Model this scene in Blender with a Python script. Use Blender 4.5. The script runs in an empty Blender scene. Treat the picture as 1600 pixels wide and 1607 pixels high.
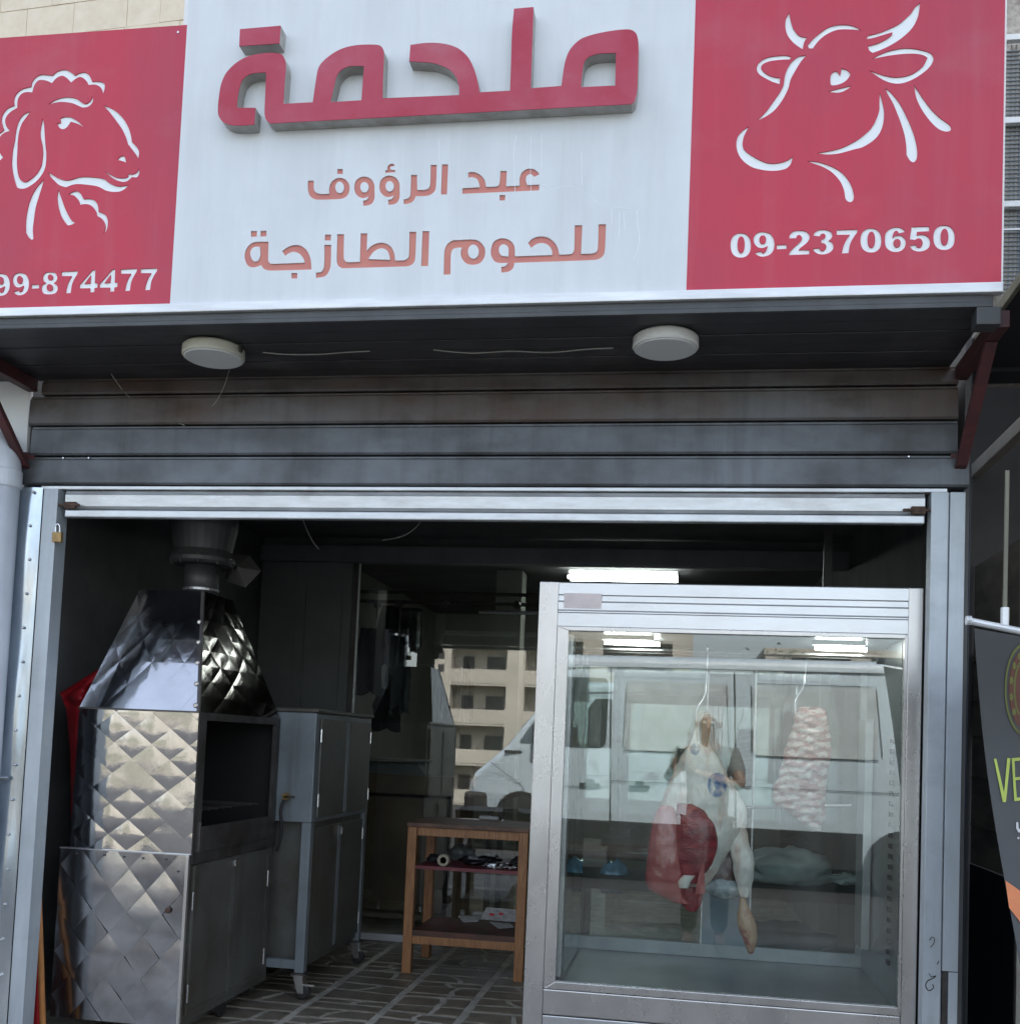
import bpy, bmesh, math, random
from mathutils import Vector, Matrix, noise
from mathutils.geometry import delaunay_2d_cdt
random.seed(7)
PI = math.pi
# ------------------------------------------------------------------ camera, world, sun, exposure
sc = bpy.context.scene
COL = sc.collection
F_PX, YAW, PITCH, ROLL, CXP, CYP = 1683.0, .1603, .0595, .0415, 800.0, 1067.0   # lens measured on the 1600 px wide photograph
CAM = Vector((0, -3.68, 1.40))
fwd = Vector((-math.sin(YAW)*math.cos(PITCH), math.cos(YAW)*math.cos(PITCH), math.sin(PITCH)))
r0 = Vector((math.cos(YAW), math.sin(YAW), 0)); u0 = r0.cross(fwd)
RT = r0*math.cos(ROLL) + u0*math.sin(ROLL); UP = -r0*math.sin(ROLL) + u0*math.cos(ROLL)
cd = bpy.data.cameras.new('camera'); cam = bpy.data.objects.new('camera', cd); COL.objects.link(cam)
cam.matrix_world = Matrix(((RT.x, UP.x, -fwd.x, CAM.x), (RT.y, UP.y, -fwd.y, CAM.y), (RT.z, UP.z, -fwd.z, CAM.z), (0, 0, 0, 1)))
cd.sensor_fit = 'HORIZONTAL'; cd.sensor_width = 36; cd.lens = F_PX/1600*36
cd.shift_x = 0; cd.shift_y = (CYP-803.5)/1600; cd.clip_start = .02; cd.clip_end = 1000
sc.camera = cam
SUN_EL, SUN_AZ = math.radians(54), math.radians(12)
w = bpy.data.worlds.new('World'); sc.world = w; w.use_nodes = True
nt = w.node_tree; nt.nodes.clear()
sky = nt.nodes.new('ShaderNodeTexSky'); sky.sky_type = 'NISHITA'; sky.sun_disc = False
sky.sun_elevation = SUN_EL; sky.sun_rotation = SUN_AZ; sky.air_density = 1.0; sky.dust_density = 3.0; sky.ozone_density = 0.6
bg = nt.nodes.new('ShaderNodeBackground'); bg.inputs[1].default_value = .15
wo = nt.nodes.new('ShaderNodeOutputWorld')
hs = nt.nodes.new('ShaderNodeHueSaturation'); hs.inputs['Saturation'].default_value = .6; nt.links.new(sky.outputs[0], hs.inputs['Color']); nt.links.new(hs.outputs[0], bg.inputs[0]); nt.links.new(bg.outputs[0], wo.inputs[0])
sl = bpy.data.lights.new('sun', 'SUN'); sl.energy = 3.0; sl.angle = math.radians(.5); sl.color = (1, .95, .87)
so = bpy.data.objects.new('sun', sl); COL.objects.link(so)
sd = Vector((math.sin(SUN_AZ)*math.cos(SUN_EL), math.cos(SUN_AZ)*math.cos(SUN_EL), math.sin(SUN_EL)))
so.rotation_euler = sd.to_track_quat('Z', 'Y').to_euler(); so.location = (0, 20, 30)
sc.view_settings.view_transform = 'Standard'; sc.view_settings.look = 'None'
sc.view_settings.exposure = 1.93; sc.view_settings.gamma = 1; sc.view_settings.use_curve_mapping = False

def P(px, py, X=None, Y=None, Z=None):
    """the point of the plane X=, Y= or Z= that the photograph shows at (px, py): used to measure the place"""
    d = fwd + RT*((px-CXP)/F_PX) - UP*((py-CYP)/F_PX)
    i, v = (0, X) if X is not None else (1, Y) if Y is not None else (2, Z)
    return CAM + d*((v-CAM[i])/d[i])

# ------------------------------------------------------------------ materials
def mat(name, col, rough=.6, metal=0., var=.12, scale=6., bump=0., bscale=40., spec=.5, col2=None, stretch=(1, 1, 1), coat=0., alpha=None, trans=0., emit=None, rvar=0., lo=.35, hi=.65, streak=0., blot=0., dirt=(.10, .085, .07)):
    m = bpy.data.materials.new(name); m.use_nodes = True; n = m.node_tree.nodes; L = m.node_tree.links
    b = n['Principled BSDF']
    tc = n.new('ShaderNodeTexCoord'); mp = n.new('ShaderNodeMapping'); mp.inputs['Scale'].default_value = stretch
    L.new(tc.outputs['Object'], mp.inputs[0])
    nz = n.new('ShaderNodeTexNoise'); nz.inputs['Scale'].default_value = scale; nz.inputs['Detail'].default_value = 6; nz.inputs['Roughness'].default_value = .62
    L.new(mp.outputs[0], nz.inputs[0])
    rp = n.new('ShaderNodeValToRGB'); rp.color_ramp.elements[0].position = lo; rp.color_ramp.elements[1].position = hi
    c2 = col2 if col2 else tuple(c*(1-var*2) for c in col)
    rp.color_ramp.elements[0].color = (*c2, 1); rp.color_ramp.elements[1].color = (*col, 1)
    L.new(nz.outputs[0], rp.inputs[0]); cur = rp.outputs[0]
    # wear with a shape of its own: rain streaks running down, and patches of grime
    for amt, sc_, st_, l_, h_ in ((streak, 5., (3.2, 3.2, .22), .50, .78), (blot, 3.4, (1, 1, 1.6), .54, .74)):
        if not amt: continue
        m3 = n.new('ShaderNodeMapping'); m3.inputs['Scale'].default_value = st_; L.new(tc.outputs['Object'], m3.inputs[0])
        n3 = n.new('ShaderNodeTexNoise'); n3.inputs['Scale'].default_value = sc_; n3.inputs['Detail'].default_value = 5; n3.inputs['Roughness'].default_value = .6; L.new(m3.outputs[0], n3.inputs[0])
        r3 = n.new('ShaderNodeMapRange'); r3.inputs[1].default_value = l_; r3.inputs[2].default_value = h_; r3.inputs[4].default_value = amt; L.new(n3.outputs[0], r3.inputs[0])
        x3 = n.new('ShaderNodeMix'); x3.data_type = 'RGBA'; L.new(r3.outputs[0], x3.inputs[0]); L.new(cur, x3.inputs[6]); x3.inputs[7].default_value = (*dirt, 1); cur = x3.outputs[2]
    L.new(cur, b.inputs['Base Color'])
    b.inputs['Roughness'].default_value = rough; b.inputs['Metallic'].default_value = metal
    b.inputs['Specular IOR Level'].default_value = spec
    if rvar:
        mr = n.new('ShaderNodeMapRange'); mr.inputs[3].default_value = max(0.02, rough-rvar); mr.inputs[4].default_value = rough+rvar
        L.new(nz.outputs[0], mr.inputs[0]); L.new(mr.outputs[0], b.inputs['Roughness'])
    if bump:
        n2 = n.new('ShaderNodeTexNoise'); n2.inputs['Scale'].default_value = bscale; n2.inputs['Detail'].default_value = 5
        L.new(mp.outputs[0], n2.inputs[0])
        bp = n.new('ShaderNodeBump'); bp.inputs['Strength'].default_value = bump; bp.inputs['Distance'].default_value = .01
        L.new(n2.outputs[0], bp.inputs['Height']); L.new(bp.outputs[0], b.inputs['Normal'])
    if coat: b.inputs['Coat Weight'].default_value = coat; b.inputs['Coat Roughness'].default_value = .08
    if trans: b.inputs['Transmission Weight'].default_value = trans
    if emit: b.inputs['Emission Color'].default_value = (*emit[0], 1); b.inputs['Emission Strength'].default_value = emit[1]
    return m

def glass(name, tint, refl, extra=0.):
    """flat pane: lets most light through with a tint, mirrors a share of it, more at grazing angles; a film of dirt scatters a little"""
    m = bpy.data.materials.new(name); m.use_nodes = True; n = m.node_tree.nodes; L = m.node_tree.links; n.clear()
    o = n.new('ShaderNodeOutputMaterial'); t = n.new('ShaderNodeBsdfTransparent'); t.inputs[0].default_value = (*tint, 1)
    g = n.new('ShaderNodeBsdfGlossy'); g.inputs['Roughness'].default_value = .006; g.inputs[0].default_value = (*[.5+.5*c for c in tint], 1)
    lw = n.new('ShaderNodeFresnel'); lw.inputs[0].default_value = 1.5
    ml = n.new('ShaderNodeMath'); ml.operation = 'MULTIPLY_ADD'; ml.inputs[1].default_value = refl/.04; ml.inputs[2].default_value = 0; ml.use_clamp = True
    L.new(lw.outputs[0], ml.inputs[0])
    mx = n.new('ShaderNodeMixShader'); L.new(ml.outputs[0], mx.inputs[0]); L.new(t.outputs[0], mx.inputs[1]); L.new(g.outputs[0], mx.inputs[2])
    if extra:
        d = n.new('ShaderNodeBsdfDiffuse'); d.inputs[0].default_value = (.5, .53, .5, 1)
        tc = n.new('ShaderNodeTexCoord'); nz = n.new('ShaderNodeTexNoise'); nz.inputs['Scale'].default_value = 3; nz.inputs['Detail'].default_value = 8
        mp = n.new('ShaderNodeMapping'); mp.inputs['Scale'].default_value = (2.5, 1, .6); L.new(tc.outputs['Object'], mp.inputs[0]); L.new(mp.outputs[0], nz.inputs[0])
        mr = n.new('ShaderNodeMapRange'); mr.inputs[1].default_value = .4; mr.inputs[2].default_value = .75; mr.inputs[3].default_value = 0; mr.inputs[4].default_value = extra
        L.new(nz.outputs[0], mr.inputs[0])
        m2 = n.new('ShaderNodeMixShader'); L.new(mr.outputs[0], m2.inputs[0]); L.new(mx.outputs[0], m2.inputs[1]); L.new(d.outputs[0], m2.inputs[2]); mx = m2
    L.new(mx.outputs[0], o.inputs[0])
    return m

M = dict(
 red=mat('faded_red_vinyl', (.52, .024, .056), .45, var=.07, scale=2.2, bump=.04, bscale=160, col2=(.43, .034, .068), stretch=(1, 1, .5), streak=.14, blot=.14, dirt=(.48, .20, .22)),
 redface=mat('letter_red_face', (.40, .022, .052), .4, var=.05, scale=5, col2=(.44, .06, .10), blot=.3, dirt=(.46, .22, .24)),
 white=mat('sign_white_sheet', (.69, .72, .73), .5, var=.05, scale=3.5, bump=.05, bscale=200, stretch=(1.4, 1, .4), streak=.26, blot=.12, dirt=(.44, .44, .42)),
 inlay=mat('white_acrylic_inlay', (.82, .86, .86), .35, var=.02),
 salmon=mat('salmon_acrylic_inlay', (.54, .17, .14), .4, var=.06, scale=8, col2=(.58, .21, .15)),
 side=mat('letter_return_grey', (.42, .41, .39), .5, var=.25, scale=18, col2=(.30, .28, .25)),
 alu=mat('aluminium_trim', (.78, .79, .79), .38, .35, var=.1, scale=9, stretch=(.5, 1, 4)),
 soffit=mat('soffit_board_dark', (.045, .043, .047), .5, .0, var=.2, scale=5, bump=.05, blot=.8, dirt=(.09, .085, .08)),
 fascia=mat('fascia_grey', (.085, .088, .09), .45, .3, var=.15, scale=6),
 slat=mat('painted_steel_slat', (.15, .165, .18), .42, .25, var=.2, scale=2.3, rvar=.1, bump=.05, bscale=9, col2=(.06, .062, .064), stretch=(1, 1, 1.6), streak=.5, blot=.6, dirt=(.03, .026, .022)),
 slatwarm=mat('sooty_steel_slat', (.14, .14, .142), .46, .25, var=.2, scale=1.7, rvar=.1, bump=.05, bscale=9, col2=(.095, .06, .045), stretch=(1, 1, 2), streak=.45, blot=.75, dirt=(.028, .022, .018)),
 galv=mat('galvanised_shutter', (.62, .64, .65), .33, .55, var=.12, scale=10, rvar=.12, bump=.06, bscale=30, stretch=(.6, 1, 3), blot=.6, dirt=(.28, .26, .24)),
 track=mat('shutter_track_paint', (.46, .50, .53), .42, .3, var=.09, scale=7, bump=.03, bscale=30, stretch=(1, 1, .4), streak=.35, blot=.4, dirt=(.20, .21, .21)),
 flange=mat('bright_galvanised_flange', (.66, .70, .73), .22, .9, var=.2, scale=4, bump=.22, bscale=7, stretch=(1, 1, .35), col2=(.36, .42, .48)),
 redsteel=mat('oxide_red_steel', (.085, .022, .024), .55, .0, var=.25, scale=14, bump=.1, col2=(.045, .017, .018)),
 steel=mat('brushed_stainless', (.58, .585, .59), .30, .8, var=.07, scale=5, rvar=.08, bump=.03, bscale=14, stretch=(.6, .6, 2.5), blot=.3, dirt=(.38, .36, .34)),
 steel2=mat('stainless_warm', (.56, .54, .52), .28, .8, var=.1, scale=4, rvar=.1, stretch=(1, 1, .5)),
 mirror=mat('polished_stainless', (.58, .59, .61), .10, 1., var=.06, scale=7, rvar=.05, bump=.10, bscale=10),
 mirrorsoot=mat('stained_stainless', (.62, .64, .67), .16, 1., var=.25, scale=2.6, rvar=.07, bump=.10, bscale=8, col2=(.30, .28, .28)),
 sootsteel=mat('sooty_dark_steel', (.11, .105, .10), .5, .55, var=.3, scale=5, bump=.1, col2=(.045, .035, .03)),
 greysteel=mat('grey_enamel_steel', (.125, .128, .118), .42, .25, var=.2, scale=3.5, rvar=.1, bump=.05, bscale=12, col2=(.075, .066, .052), streak=.5, blot=.5, dirt=(.05, .036, .024)),
 bluesteel=mat('pale_grey_enamel', (.22, .25, .265), .42, .2, var=.12, scale=5, streak=.5, blot=.5, dirt=(.09, .08, .07)),
 black=mat('black_rubber', (.02, .02, .02), .6), soot=mat('soot', (.012, .011, .011), .8),
 rust=mat('rusty_iron', (.12, .07, .05), .7, .3, var=.3, scale=40, bump=.3), chrome=mat('zinc_bright', (.7, .7, .7), .25, 1.),
 brass=mat('old_brass', (.42, .28, .12), .45, .6, var=.2, scale=40),
 pvc=mat('grey_pvc_pipe', (.58, .61, .65), .38, var=.06, scale=6, col2=(.50, .53, .57), streak=.4, dirt=(.33, .33, .33)),
 clad=mat('white_cladding', (.84, .86, .86), .45, var=.04, scale=4),
 wood=mat('varnished_pine', (.42, .20, .075), .42, var=.2, scale=14, stretch=(6, 6, .7), bump=.06, bscale=30, col2=(.27, .11, .04)),
 woodtop=mat('worn_brown_board', (.20, .10, .055), .5, var=.3, scale=9, col2=(.085, .045, .03)),
 redboard=mat('red_laminate_edge', (.20, .035, .045), .45, var=.1), orangewood=mat('broom_handle_wood', (.55, .23, .07), .45, var=.15, scale=10, stretch=(8, 8, .5)),
 redplastic=mat('red_plastic', (.50, .02, .025), .45, var=.12, scale=12), redcloth=mat('red_plastic_bag', (.42, .012, .02), .45, var=.2, scale=16, bump=.3, bscale=14),
 stone=mat('floor_stone', (.24, .21, .16), .42, var=.25, scale=14, bump=.12, bscale=50, col2=(.13, .113, .085), rvar=.12),
 grout=mat('floor_grout', (.60, .56, .48), .65, var=.2, scale=12, bump=.2, bscale=80),
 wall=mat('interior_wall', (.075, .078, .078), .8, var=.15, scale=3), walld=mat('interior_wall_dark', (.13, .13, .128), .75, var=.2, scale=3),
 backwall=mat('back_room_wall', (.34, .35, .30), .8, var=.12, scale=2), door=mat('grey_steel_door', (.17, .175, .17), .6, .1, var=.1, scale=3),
 limestone=mat('cream_limestone', (.82, .72, .56), .8, var=.08, scale=7, bump=.15, bscale=30, col2=(.74, .63, .47)),
 stucco=mat('rough_stucco', (.55, .50, .43), .9, var=.3, scale=26, bump=.8, bscale=26, col2=(.28, .24, .20)),
 whitepaint=mat('white_paint', (.8, .8, .78), .4, var=.04), mesh=mat('grey_mesh_wire', (.20, .21, .22), .5, .3), winglass=mat('window_glass_blue', (.12, .16, .19), .12, var=.15, scale=1.5),
 fat=None, meat=mat('red_meat', (.38, .034, .042), .28, var=.2, scale=14, bump=.45, bscale=60, col2=(.20, .016, .024), coat=.6, stretch=(1, 1, 3), blot=.35, streak=.2, dirt=(.55, .28, .25)),
 pinkmeat=mat('wrapped_meat_reflection_pink', (.50, .13, .12), .30, var=.12, scale=10, bump=.5, bscale=20, coat=.9, col2=(.38, .07, .07)),  # wrapped red meat, colour paled as if the van mirrored over it
 rib=mat('pale_rib_meat', (.70, .60, .53), .4, var=.3, scale=24, bump=.9, bscale=22, col2=(.42, .18, .15), coat=.4, stretch=(1, 1, 1.6), lo=.40, hi=.56),
 tendon=mat('tendon_bone', (.58, .44, .27), .45, var=.2, scale=18, bump=.2, col2=(.36, .20, .12)),
 film=mat('cling_film', (.75, .8, .8), .15, var=.05, bump=.6, bscale=14, coat=1.),
 bluebag=mat('blue_plastic_bag', (.16, .34, .48), .25, var=.3, scale=12, bump=.8, bscale=12, coat=.5), whitebag=mat('white_plastic_bag', (.70, .74, .72), .3, var=.15, scale=6, bump=.7, bscale=9),
 van=mat('pale_van_paint', (.55, .66, .74), .3, var=.02, coat=.6), vanglass=mat('van_dark_glass', (.03, .035, .035), .06, var=.1), vanblind=mat('van_painted_blank', (.56, .62, .64), .3, coat=.5), vantrim=mat('van_black_trim', (.03, .03, .032), .5),
 asphalt=mat('asphalt', (.033, .033, .034), .85, var=.15, scale=30, bump=.3, bscale=200), pave=mat('pavement_slab', (.26, .25, .23), .85, var=.12, scale=8, bump=.15, bscale=60),
 cream=mat('cream_building_stone', (.50, .475, .41), .85, var=.08, scale=.6), darkhole=mat('dark_interior', (.045, .046, .048), .5),
 leaf=mat('tree_leaves', (.05, .085, .025), .7, var=.4, scale=3, col2=(.02, .04, .012)), bark=mat('bark', (.09, .065, .045), .9, var=.3, scale=10),
 earth=mat('dry_earth', (.085, .07, .05), .95, var=.25, scale=.5), banner=mat('banner_charcoal', (.055, .058, .06), .5, var=.06, scale=4, bump=.08, bscale=7), lime=mat('print_lime', (.46, .55, .10), .5), printwhite=mat('print_white', (.6, .6, .6), .5), orange=mat('print_orange', (.70, .22, .08), .5),
 skin=mat('skin', (.27, .17, .125), .5, var=.06), shirt=mat('grey_shirt', (.20, .215, .21), .85, var=.1, scale=20), trousers=mat('dark_trousers', (.03, .03, .035), .85), hair=mat('short_grey_hair', (.12, .11, .10), .8),
 paper=mat('newspaper', (.62, .62, .60), .75, var=.12, scale=30, col2=(.36, .36, .36)), foil=mat('foil_tray', (.72, .73, .74), .2, 1., bump=.8, bscale=30), tape=mat('brown_tape', (.42, .36, .26), .4),
 cloth=mat('dark_garment', (.022, .023, .026), .9, bump=.5, bscale=12), cloth2=mat('grey_garment', (.10, .115, .12), .9, bump=.5, bscale=12), box=mat('brown_counter_board', (.16, .12, .08), .6, var=.2, scale=4), scale=mat('scale_grey', (.16, .175, .175), .4),
 awning=mat('neighbour_awning_dark', (.02, .021, .024), .7), olive=mat('olive_beige_steel', (.20, .19, .14), .55, var=.1), beige=mat('beige_frame_paint', (.36, .34, .29), .5), bluepost=mat('blue_black_post', (.045, .055, .085), .4), curtain=mat('olive_curtained_glass', (.34, .32, .24), .25, var=.3, scale=3, col2=(.20, .19, .15), stretch=(1, 1, 3)), navy=mat('navy_panel', (.018, .022, .034), .5),
 lampwhite=mat('lamp_diffuser_white', (.72, .72, .69), .35, var=.02), lampring=mat('lamp_housing_cream', (.58, .57, .47), .45, var=.05), cable=mat('pale_cable', (.34, .33, .30), .6),
 glassG=glass('fridge_glass', (.86, .91, .90), .135, .06), glassI=glass('fridge_back_glass', (.84, .93, .91), .05, .05), glassP=glass('partition_glass', (.86, .90, .89), .17, .01),
 galvcard=mat('duct_sheet', (.13, .13, .13), .5, .5, var=.2, scale=5), yellow=mat('print_yellow_green', (.14, .145, .035), .5), terracotta=mat('print_terracotta', (.13, .045, .03), .5), phoneblk=mat('phone_black', (.02, .02, .022), .2),
)
def emat(name, c, s):
    m = bpy.data.materials.new(name); m.use_nodes = True; b = m.node_tree.nodes['Principled BSDF']
    b.inputs['Base Color'].default_value = (.8, .8, .8, 1); b.inputs['Emission Color'].default_value = (*c, 1); b.inputs['Emission Strength'].default_value = s
    return m
M['tube'] = emat('lit_fluorescent_tube', (.93, 1, .97), 9); M['led'] = emat('lit_fridge_tube', (.97, 1, .95), 5.5)

def fat_material():
    m = mat('beef_fat', (.86, .85, .77), .36, var=.10, scale=16, bump=.7, bscale=30, coat=.4, col2=(.74, .60, .50), stretch=(1.6, 1, .5), lo=.36, hi=.52)
    n = m.node_tree.nodes; L = m.node_tree.links; b = n['Principled BSDF']; src = b.inputs['Base Color'].links[0].from_socket
    tc = n.new('ShaderNodeTexCoord'); nz = n.new('ShaderNodeTexNoise'); nz.inputs['Scale'].default_value = 38; nz.inputs['Detail'].default_value = 3
    L.new(tc.outputs['Object'], nz.inputs[0])
    cur = src
    # two round blue inspection stamps, printed on the fat
    for c, r, ring, col in ((P(1125, 1232, Y=.31), .046, True, (.015, .13, .34, 1)), (P(1090, 1176, Y=.33), .024, False, (.10, .20, .30, 1))):
        sp = n.new('ShaderNodeSeparateXYZ'); L.new(tc.outputs['Object'], sp.inputs[0])
        def mth(op, a, bb=None, cl=False):
            q = n.new('ShaderNodeMath'); q.operation = op; q.use_clamp = cl
            for i, v in enumerate((a, bb)):
                if v is None: continue
                if isinstance(v, (int, float)): q.inputs[i].default_value = v
                else: L.new(v, q.inputs[i])
            return q.outputs[0]
        dx = mth('MULTIPLY', mth('SUBTRACT', sp.outputs[0], c.x), 1.25); dz = mth('SUBTRACT', sp.outputs[2], c.z)
        d = mth('SQRT', mth('ADD', mth('MULTIPLY', dx, dx), mth('MULTIPLY', dz, dz)))
        d = mth('ADD', d, mth('MULTIPLY', mth('SUBTRACT', nz.outputs[0], .5), .012))
        disc = mth('MULTIPLY', mth('SUBTRACT', r, d), 240, True)
        if ring:
            hole = mth('MULTIPLY', mth('SUBTRACT', r*.72, d), 160, True); core = mth('MULTIPLY', mth('SUBTRACT', r*.38, d), 160, True)
            f = mth('ADD', mth('SUBTRACT', disc, mth('MULTIPLY', hole, .28)), mth('MULTIPLY', core, .3), True)
        else: f = disc
        f = mth('MULTIPLY', f, mth('MULTIPLY', mth('SUBTRACT', nz.outputs[0], .33), 6.5, True), True)
        f = mth('MULTIPLY', f, .95 if ring else .75)
        mx = n.new('ShaderNodeMix'); mx.data_type = 'RGBA'; L.new(f, mx.inputs[0]); L.new(cur, mx.inputs[6]); mx.inputs[7].default_value = col
        cur = mx.outputs[2]
    L.new(cur, b.inputs['Base Color'])
    return m
M['fat'] = fat_material()
def rib_material():
    m = M['rib']; n = m.node_tree.nodes; L = m.node_tree.links; b = n['Principled BSDF']; src = b.inputs['Base Color'].links[0].from_socket
    tc = n.new('ShaderNodeTexCoord'); mp = n.new('ShaderNodeMapping'); mp.inputs['Rotation'].default_value = (0, .22, 0); L.new(tc.outputs['Object'], mp.inputs[0])
    wv = n.new('ShaderNodeTexWave'); wv.bands_direction = 'Z'; wv.inputs['Scale'].default_value = 9.5; wv.inputs['Distortion'].default_value = 5; wv.inputs['Detail'].default_value = 3; wv.inputs['Detail Scale'].default_value = 1.6
    L.new(mp.outputs[0], wv.inputs[0])
    r = n.new('ShaderNodeMapRange'); r.inputs[1].default_value = .45; r.inputs[2].default_value = .85; r.inputs[4].default_value = .75; L.new(wv.outputs['Fac'], r.inputs[0])
    x = n.new('ShaderNodeMix'); x.data_type = 'RGBA'; L.new(r.outputs[0], x.inputs[0]); L.new(src, x.inputs[6]); x.inputs[7].default_value = (.30, .12, .10, 1); L.new(x.outputs[2], b.inputs['Base Color'])
rib_material()

# ------------------------------------------------------------------ mesh helpers
class MB:
    def __init__(s): s.v = []; s.f = []
    def add(s, vs, fs):
        o = len(s.v); s.v += [tuple(v) for v in vs]; s.f += [tuple(i+o for i in f) for f in fs]; return s
    def box(s, x0, x1, y0, y1, z0, z1):
        return s.add([(x0, y0, z0), (x1, y0, z0), (x1, y1, z0), (x0, y1, z0), (x0, y0, z1), (x1, y0, z1), (x1, y1, z1), (x0, y1, z1)],
                     [(0, 3, 2, 1), (4, 5, 6, 7), (0, 1, 5, 4), (1, 2, 6, 5), (2, 3, 7, 6), (3, 0, 4, 7)])
    def hexa(s, a):  # 8 corners: four bottom, four top
        return s.add(a, [(0, 3, 2, 1), (4, 5, 6, 7), (0, 1, 5, 4), (1, 2, 6, 5), (2, 3, 7, 6), (3, 0, 4, 7)])
    def prof(s, pts, x0, x1):   # profile in (y,z) extruded along x
        n = len(pts); vs = [(x0, y, z) for y, z in pts] + [(x1, y, z) for y, z in pts]
        return s.add(vs, [(i, (i+1) % n, (i+1) % n+n, i+n) for i in range(n)] + [tuple(range(n-1, -1, -1)), tuple(range(n, 2*n))])
    def tube(s, path, r, n=8, caps=True):
        path = [Vector(p) for p in path]; R = r if isinstance(r, (list, tuple)) else [r]*len(path)
        rings = []; prev = None
        for i, p in enumerate(path):
            t = (path[min(i+1, len(path)-1)]-path[max(i-1, 0)]).normalized()
            if prev is None: a = t.orthogonal().normalized()
            else: a = (prev-t*prev.dot(t)).normalized()
            prev = a; b = t.cross(a)
            rings.append([p+(a*math.cos(2*PI*k/n)+b*math.sin(2*PI*k/n))*R[i] for k in range(n)])
        return s.loft(rings, caps)
    def loft(s, rings, caps=True):
        n = len(rings[0]); vs = [v for r in rings for v in r]; fs = []
        for i in range(len(rings)-1):
            for k in range(n): fs.append((i*n+k, i*n+(k+1) % n, (i+1)*n+(k+1) % n, (i+1)*n+k))
        if caps: fs.append(tuple(range(n-1, -1, -1))); fs.append(tuple((len(rings)-1)*n+k for k in range(n)))
        return s.add(vs, fs)
    def lathe(s, prof, c, axis='z', n=24):   # prof: (r, h)
        rings = []
        for r, h in prof:
            ring = []
            for k in range(n):
                a = 2*PI*k/n; x, y = r*math.cos(a), r*math.sin(a)
                v = {'z': (x, y, h), 'y': (x, h, -y), 'x': (h, x, y)}[axis]
                ring.append(Vector(v)+Vector(c))
            rings.append(ring)
        return s.loft(rings)
    def grid(s, fn, nu, nv):
        vs = [fn(i/nu, j/nv) for j in range(nv+1) for i in range(nu+1)]
        return s.add(vs, [(j*(nu+1)+i, j*(nu+1)+i+1, (j+1)*(nu+1)+i+1, (j+1)*(nu+1)+i) for j in range(nv) for i in range(nu)])
    def build(s, name, m, parent=None, smooth=False, bevel=0, weld=False):
        me = bpy.data.meshes.new(name); me.from_pydata(s.v, [], s.f)
        if bevel or weld:
            bm = bmesh.new(); bm.from_mesh(me)
            if weld: bmesh.ops.remove_doubles(bm, verts=bm.verts, dist=1e-5)
            bmesh.ops.recalc_face_normals(bm, faces=bm.faces)
            if bevel:
                es = [e for e in bm.edges if len(e.link_faces) == 2 and e.calc_face_angle(0) > .6]
                bmesh.ops.bevel(bm, geom=es, offset=bevel, segments=2, affect='EDGES', profile=.6, clamp_overlap=True)
            bm.to_mesh(me); bm.free()
        me.materials.append(m)
        if smooth:
            for p in me.polygons: p.use_smooth = True
        o = bpy.data.objects.new(name, me); COL.objects.link(o)
        if parent is not None: link_to(o, parent)
        return o

def world_loc(p):
    l = Vector(p.location)
    while p.parent: p = p.parent; l = l+Vector(p.location)
    return l
def link_to(o, parent):    # parents are never rotated: cancel their place so that meshes stay where they are built
    o.parent = parent; o.location = -world_loc(parent)
def tag(o, label=None, cat=None, group=None, kind=None):
    if label: o['label'] = label
    if cat: o['category'] = cat
    if group: o['group'] = group
    if kind: o['kind'] = kind
    return o
def thing(name, label, cat, loc=(0, 0, 0), group=None):
    o = bpy.data.objects.new(name, None); COL.objects.link(o); o.location = loc; o.empty_display_size = .1
    return tag(o, label, cat, group)
def struct(name, mb, m, **k):
    return tag(mb.build(name, m, **k), kind='structure')
def copy_tree(o, parent=None):
    c = o.copy(); COL.objects.link(c)
    if parent: c.parent = parent
    for ch in [x for x in bpy.data.objects if x.parent == o]: copy_tree(ch, c)
    return c
def smoothpath(pts, sub=6, closed=False):
    pts = [Vector(p) for p in pts]; n = len(pts); out = []
    rng = range(n if closed else n-1)
    for i in rng:
        p0 = pts[(i-1) % n] if closed or i > 0 else pts[0]; p1 = pts[i]; p2 = pts[(i+1) % n]; p3 = pts[(i+2) % n] if closed or i+2 < n else pts[-1]
        for k in range(sub):
            t = k/sub
            out.append(.5*((2*p1)+(p2-p0)*t+(2*p0-5*p1+4*p2-p3)*t*t+(3*p1-p0-3*p2+p3)*t**3))
    if not closed: out.append(pts[-1])
    return out

# ------------------------------------------------------------------ flat outlines (sign, banner)
def outline(s, ox=0, oy=0, k=1., kx=None):
    """'x,y x,y! ...' -> smoothed closed polygon in photograph pixels; ! marks a corner"""
    pts = []; cor = []
    for t in s.split():
        c = t.endswith('!'); a, b = t.rstrip('!').split(','); pts.append(Vector((ox+float(a)*(kx or k), oy+float(b)*k))); cor.append(c)
    if all(cor): return pts
    n = len(pts); out = []
    for i in range(n):
        p1, p2 = pts[i], pts[(i+1) % n]
        p0 = pts[i-1] if not cor[i] else p1; p3 = pts[(i+2) % n] if not cor[(i+1) % n] else p2
        d = (p2-p1).length
        if cor[i] and cor[(i+1) % n]: sub = 1
        else: sub = 5 if d > 6 else 3
        # limit tangents (long straight next to short curve)
        t1 = (p2-p0)*.5 if not cor[i] else (p2-p1)*.8
        t2 = (p3-p1)*.5 if not cor[(i+1) % n] else (p2-p1)*.8
        if t1.length > d: t1 = t1.normalized()*d
        if t2.length > d: t2 = t2.normalized()*d
        for q in range(sub):
            t = q/sub; h1 = 2*t**3-3*t*t+1; h2 = -2*t**3+3*t*t; h3 = t**3-2*t*t+t; h4 = t**3-t*t
            out.append(p1*h1+p2*h2+t1*h3+t2*h4)
    return out
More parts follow.
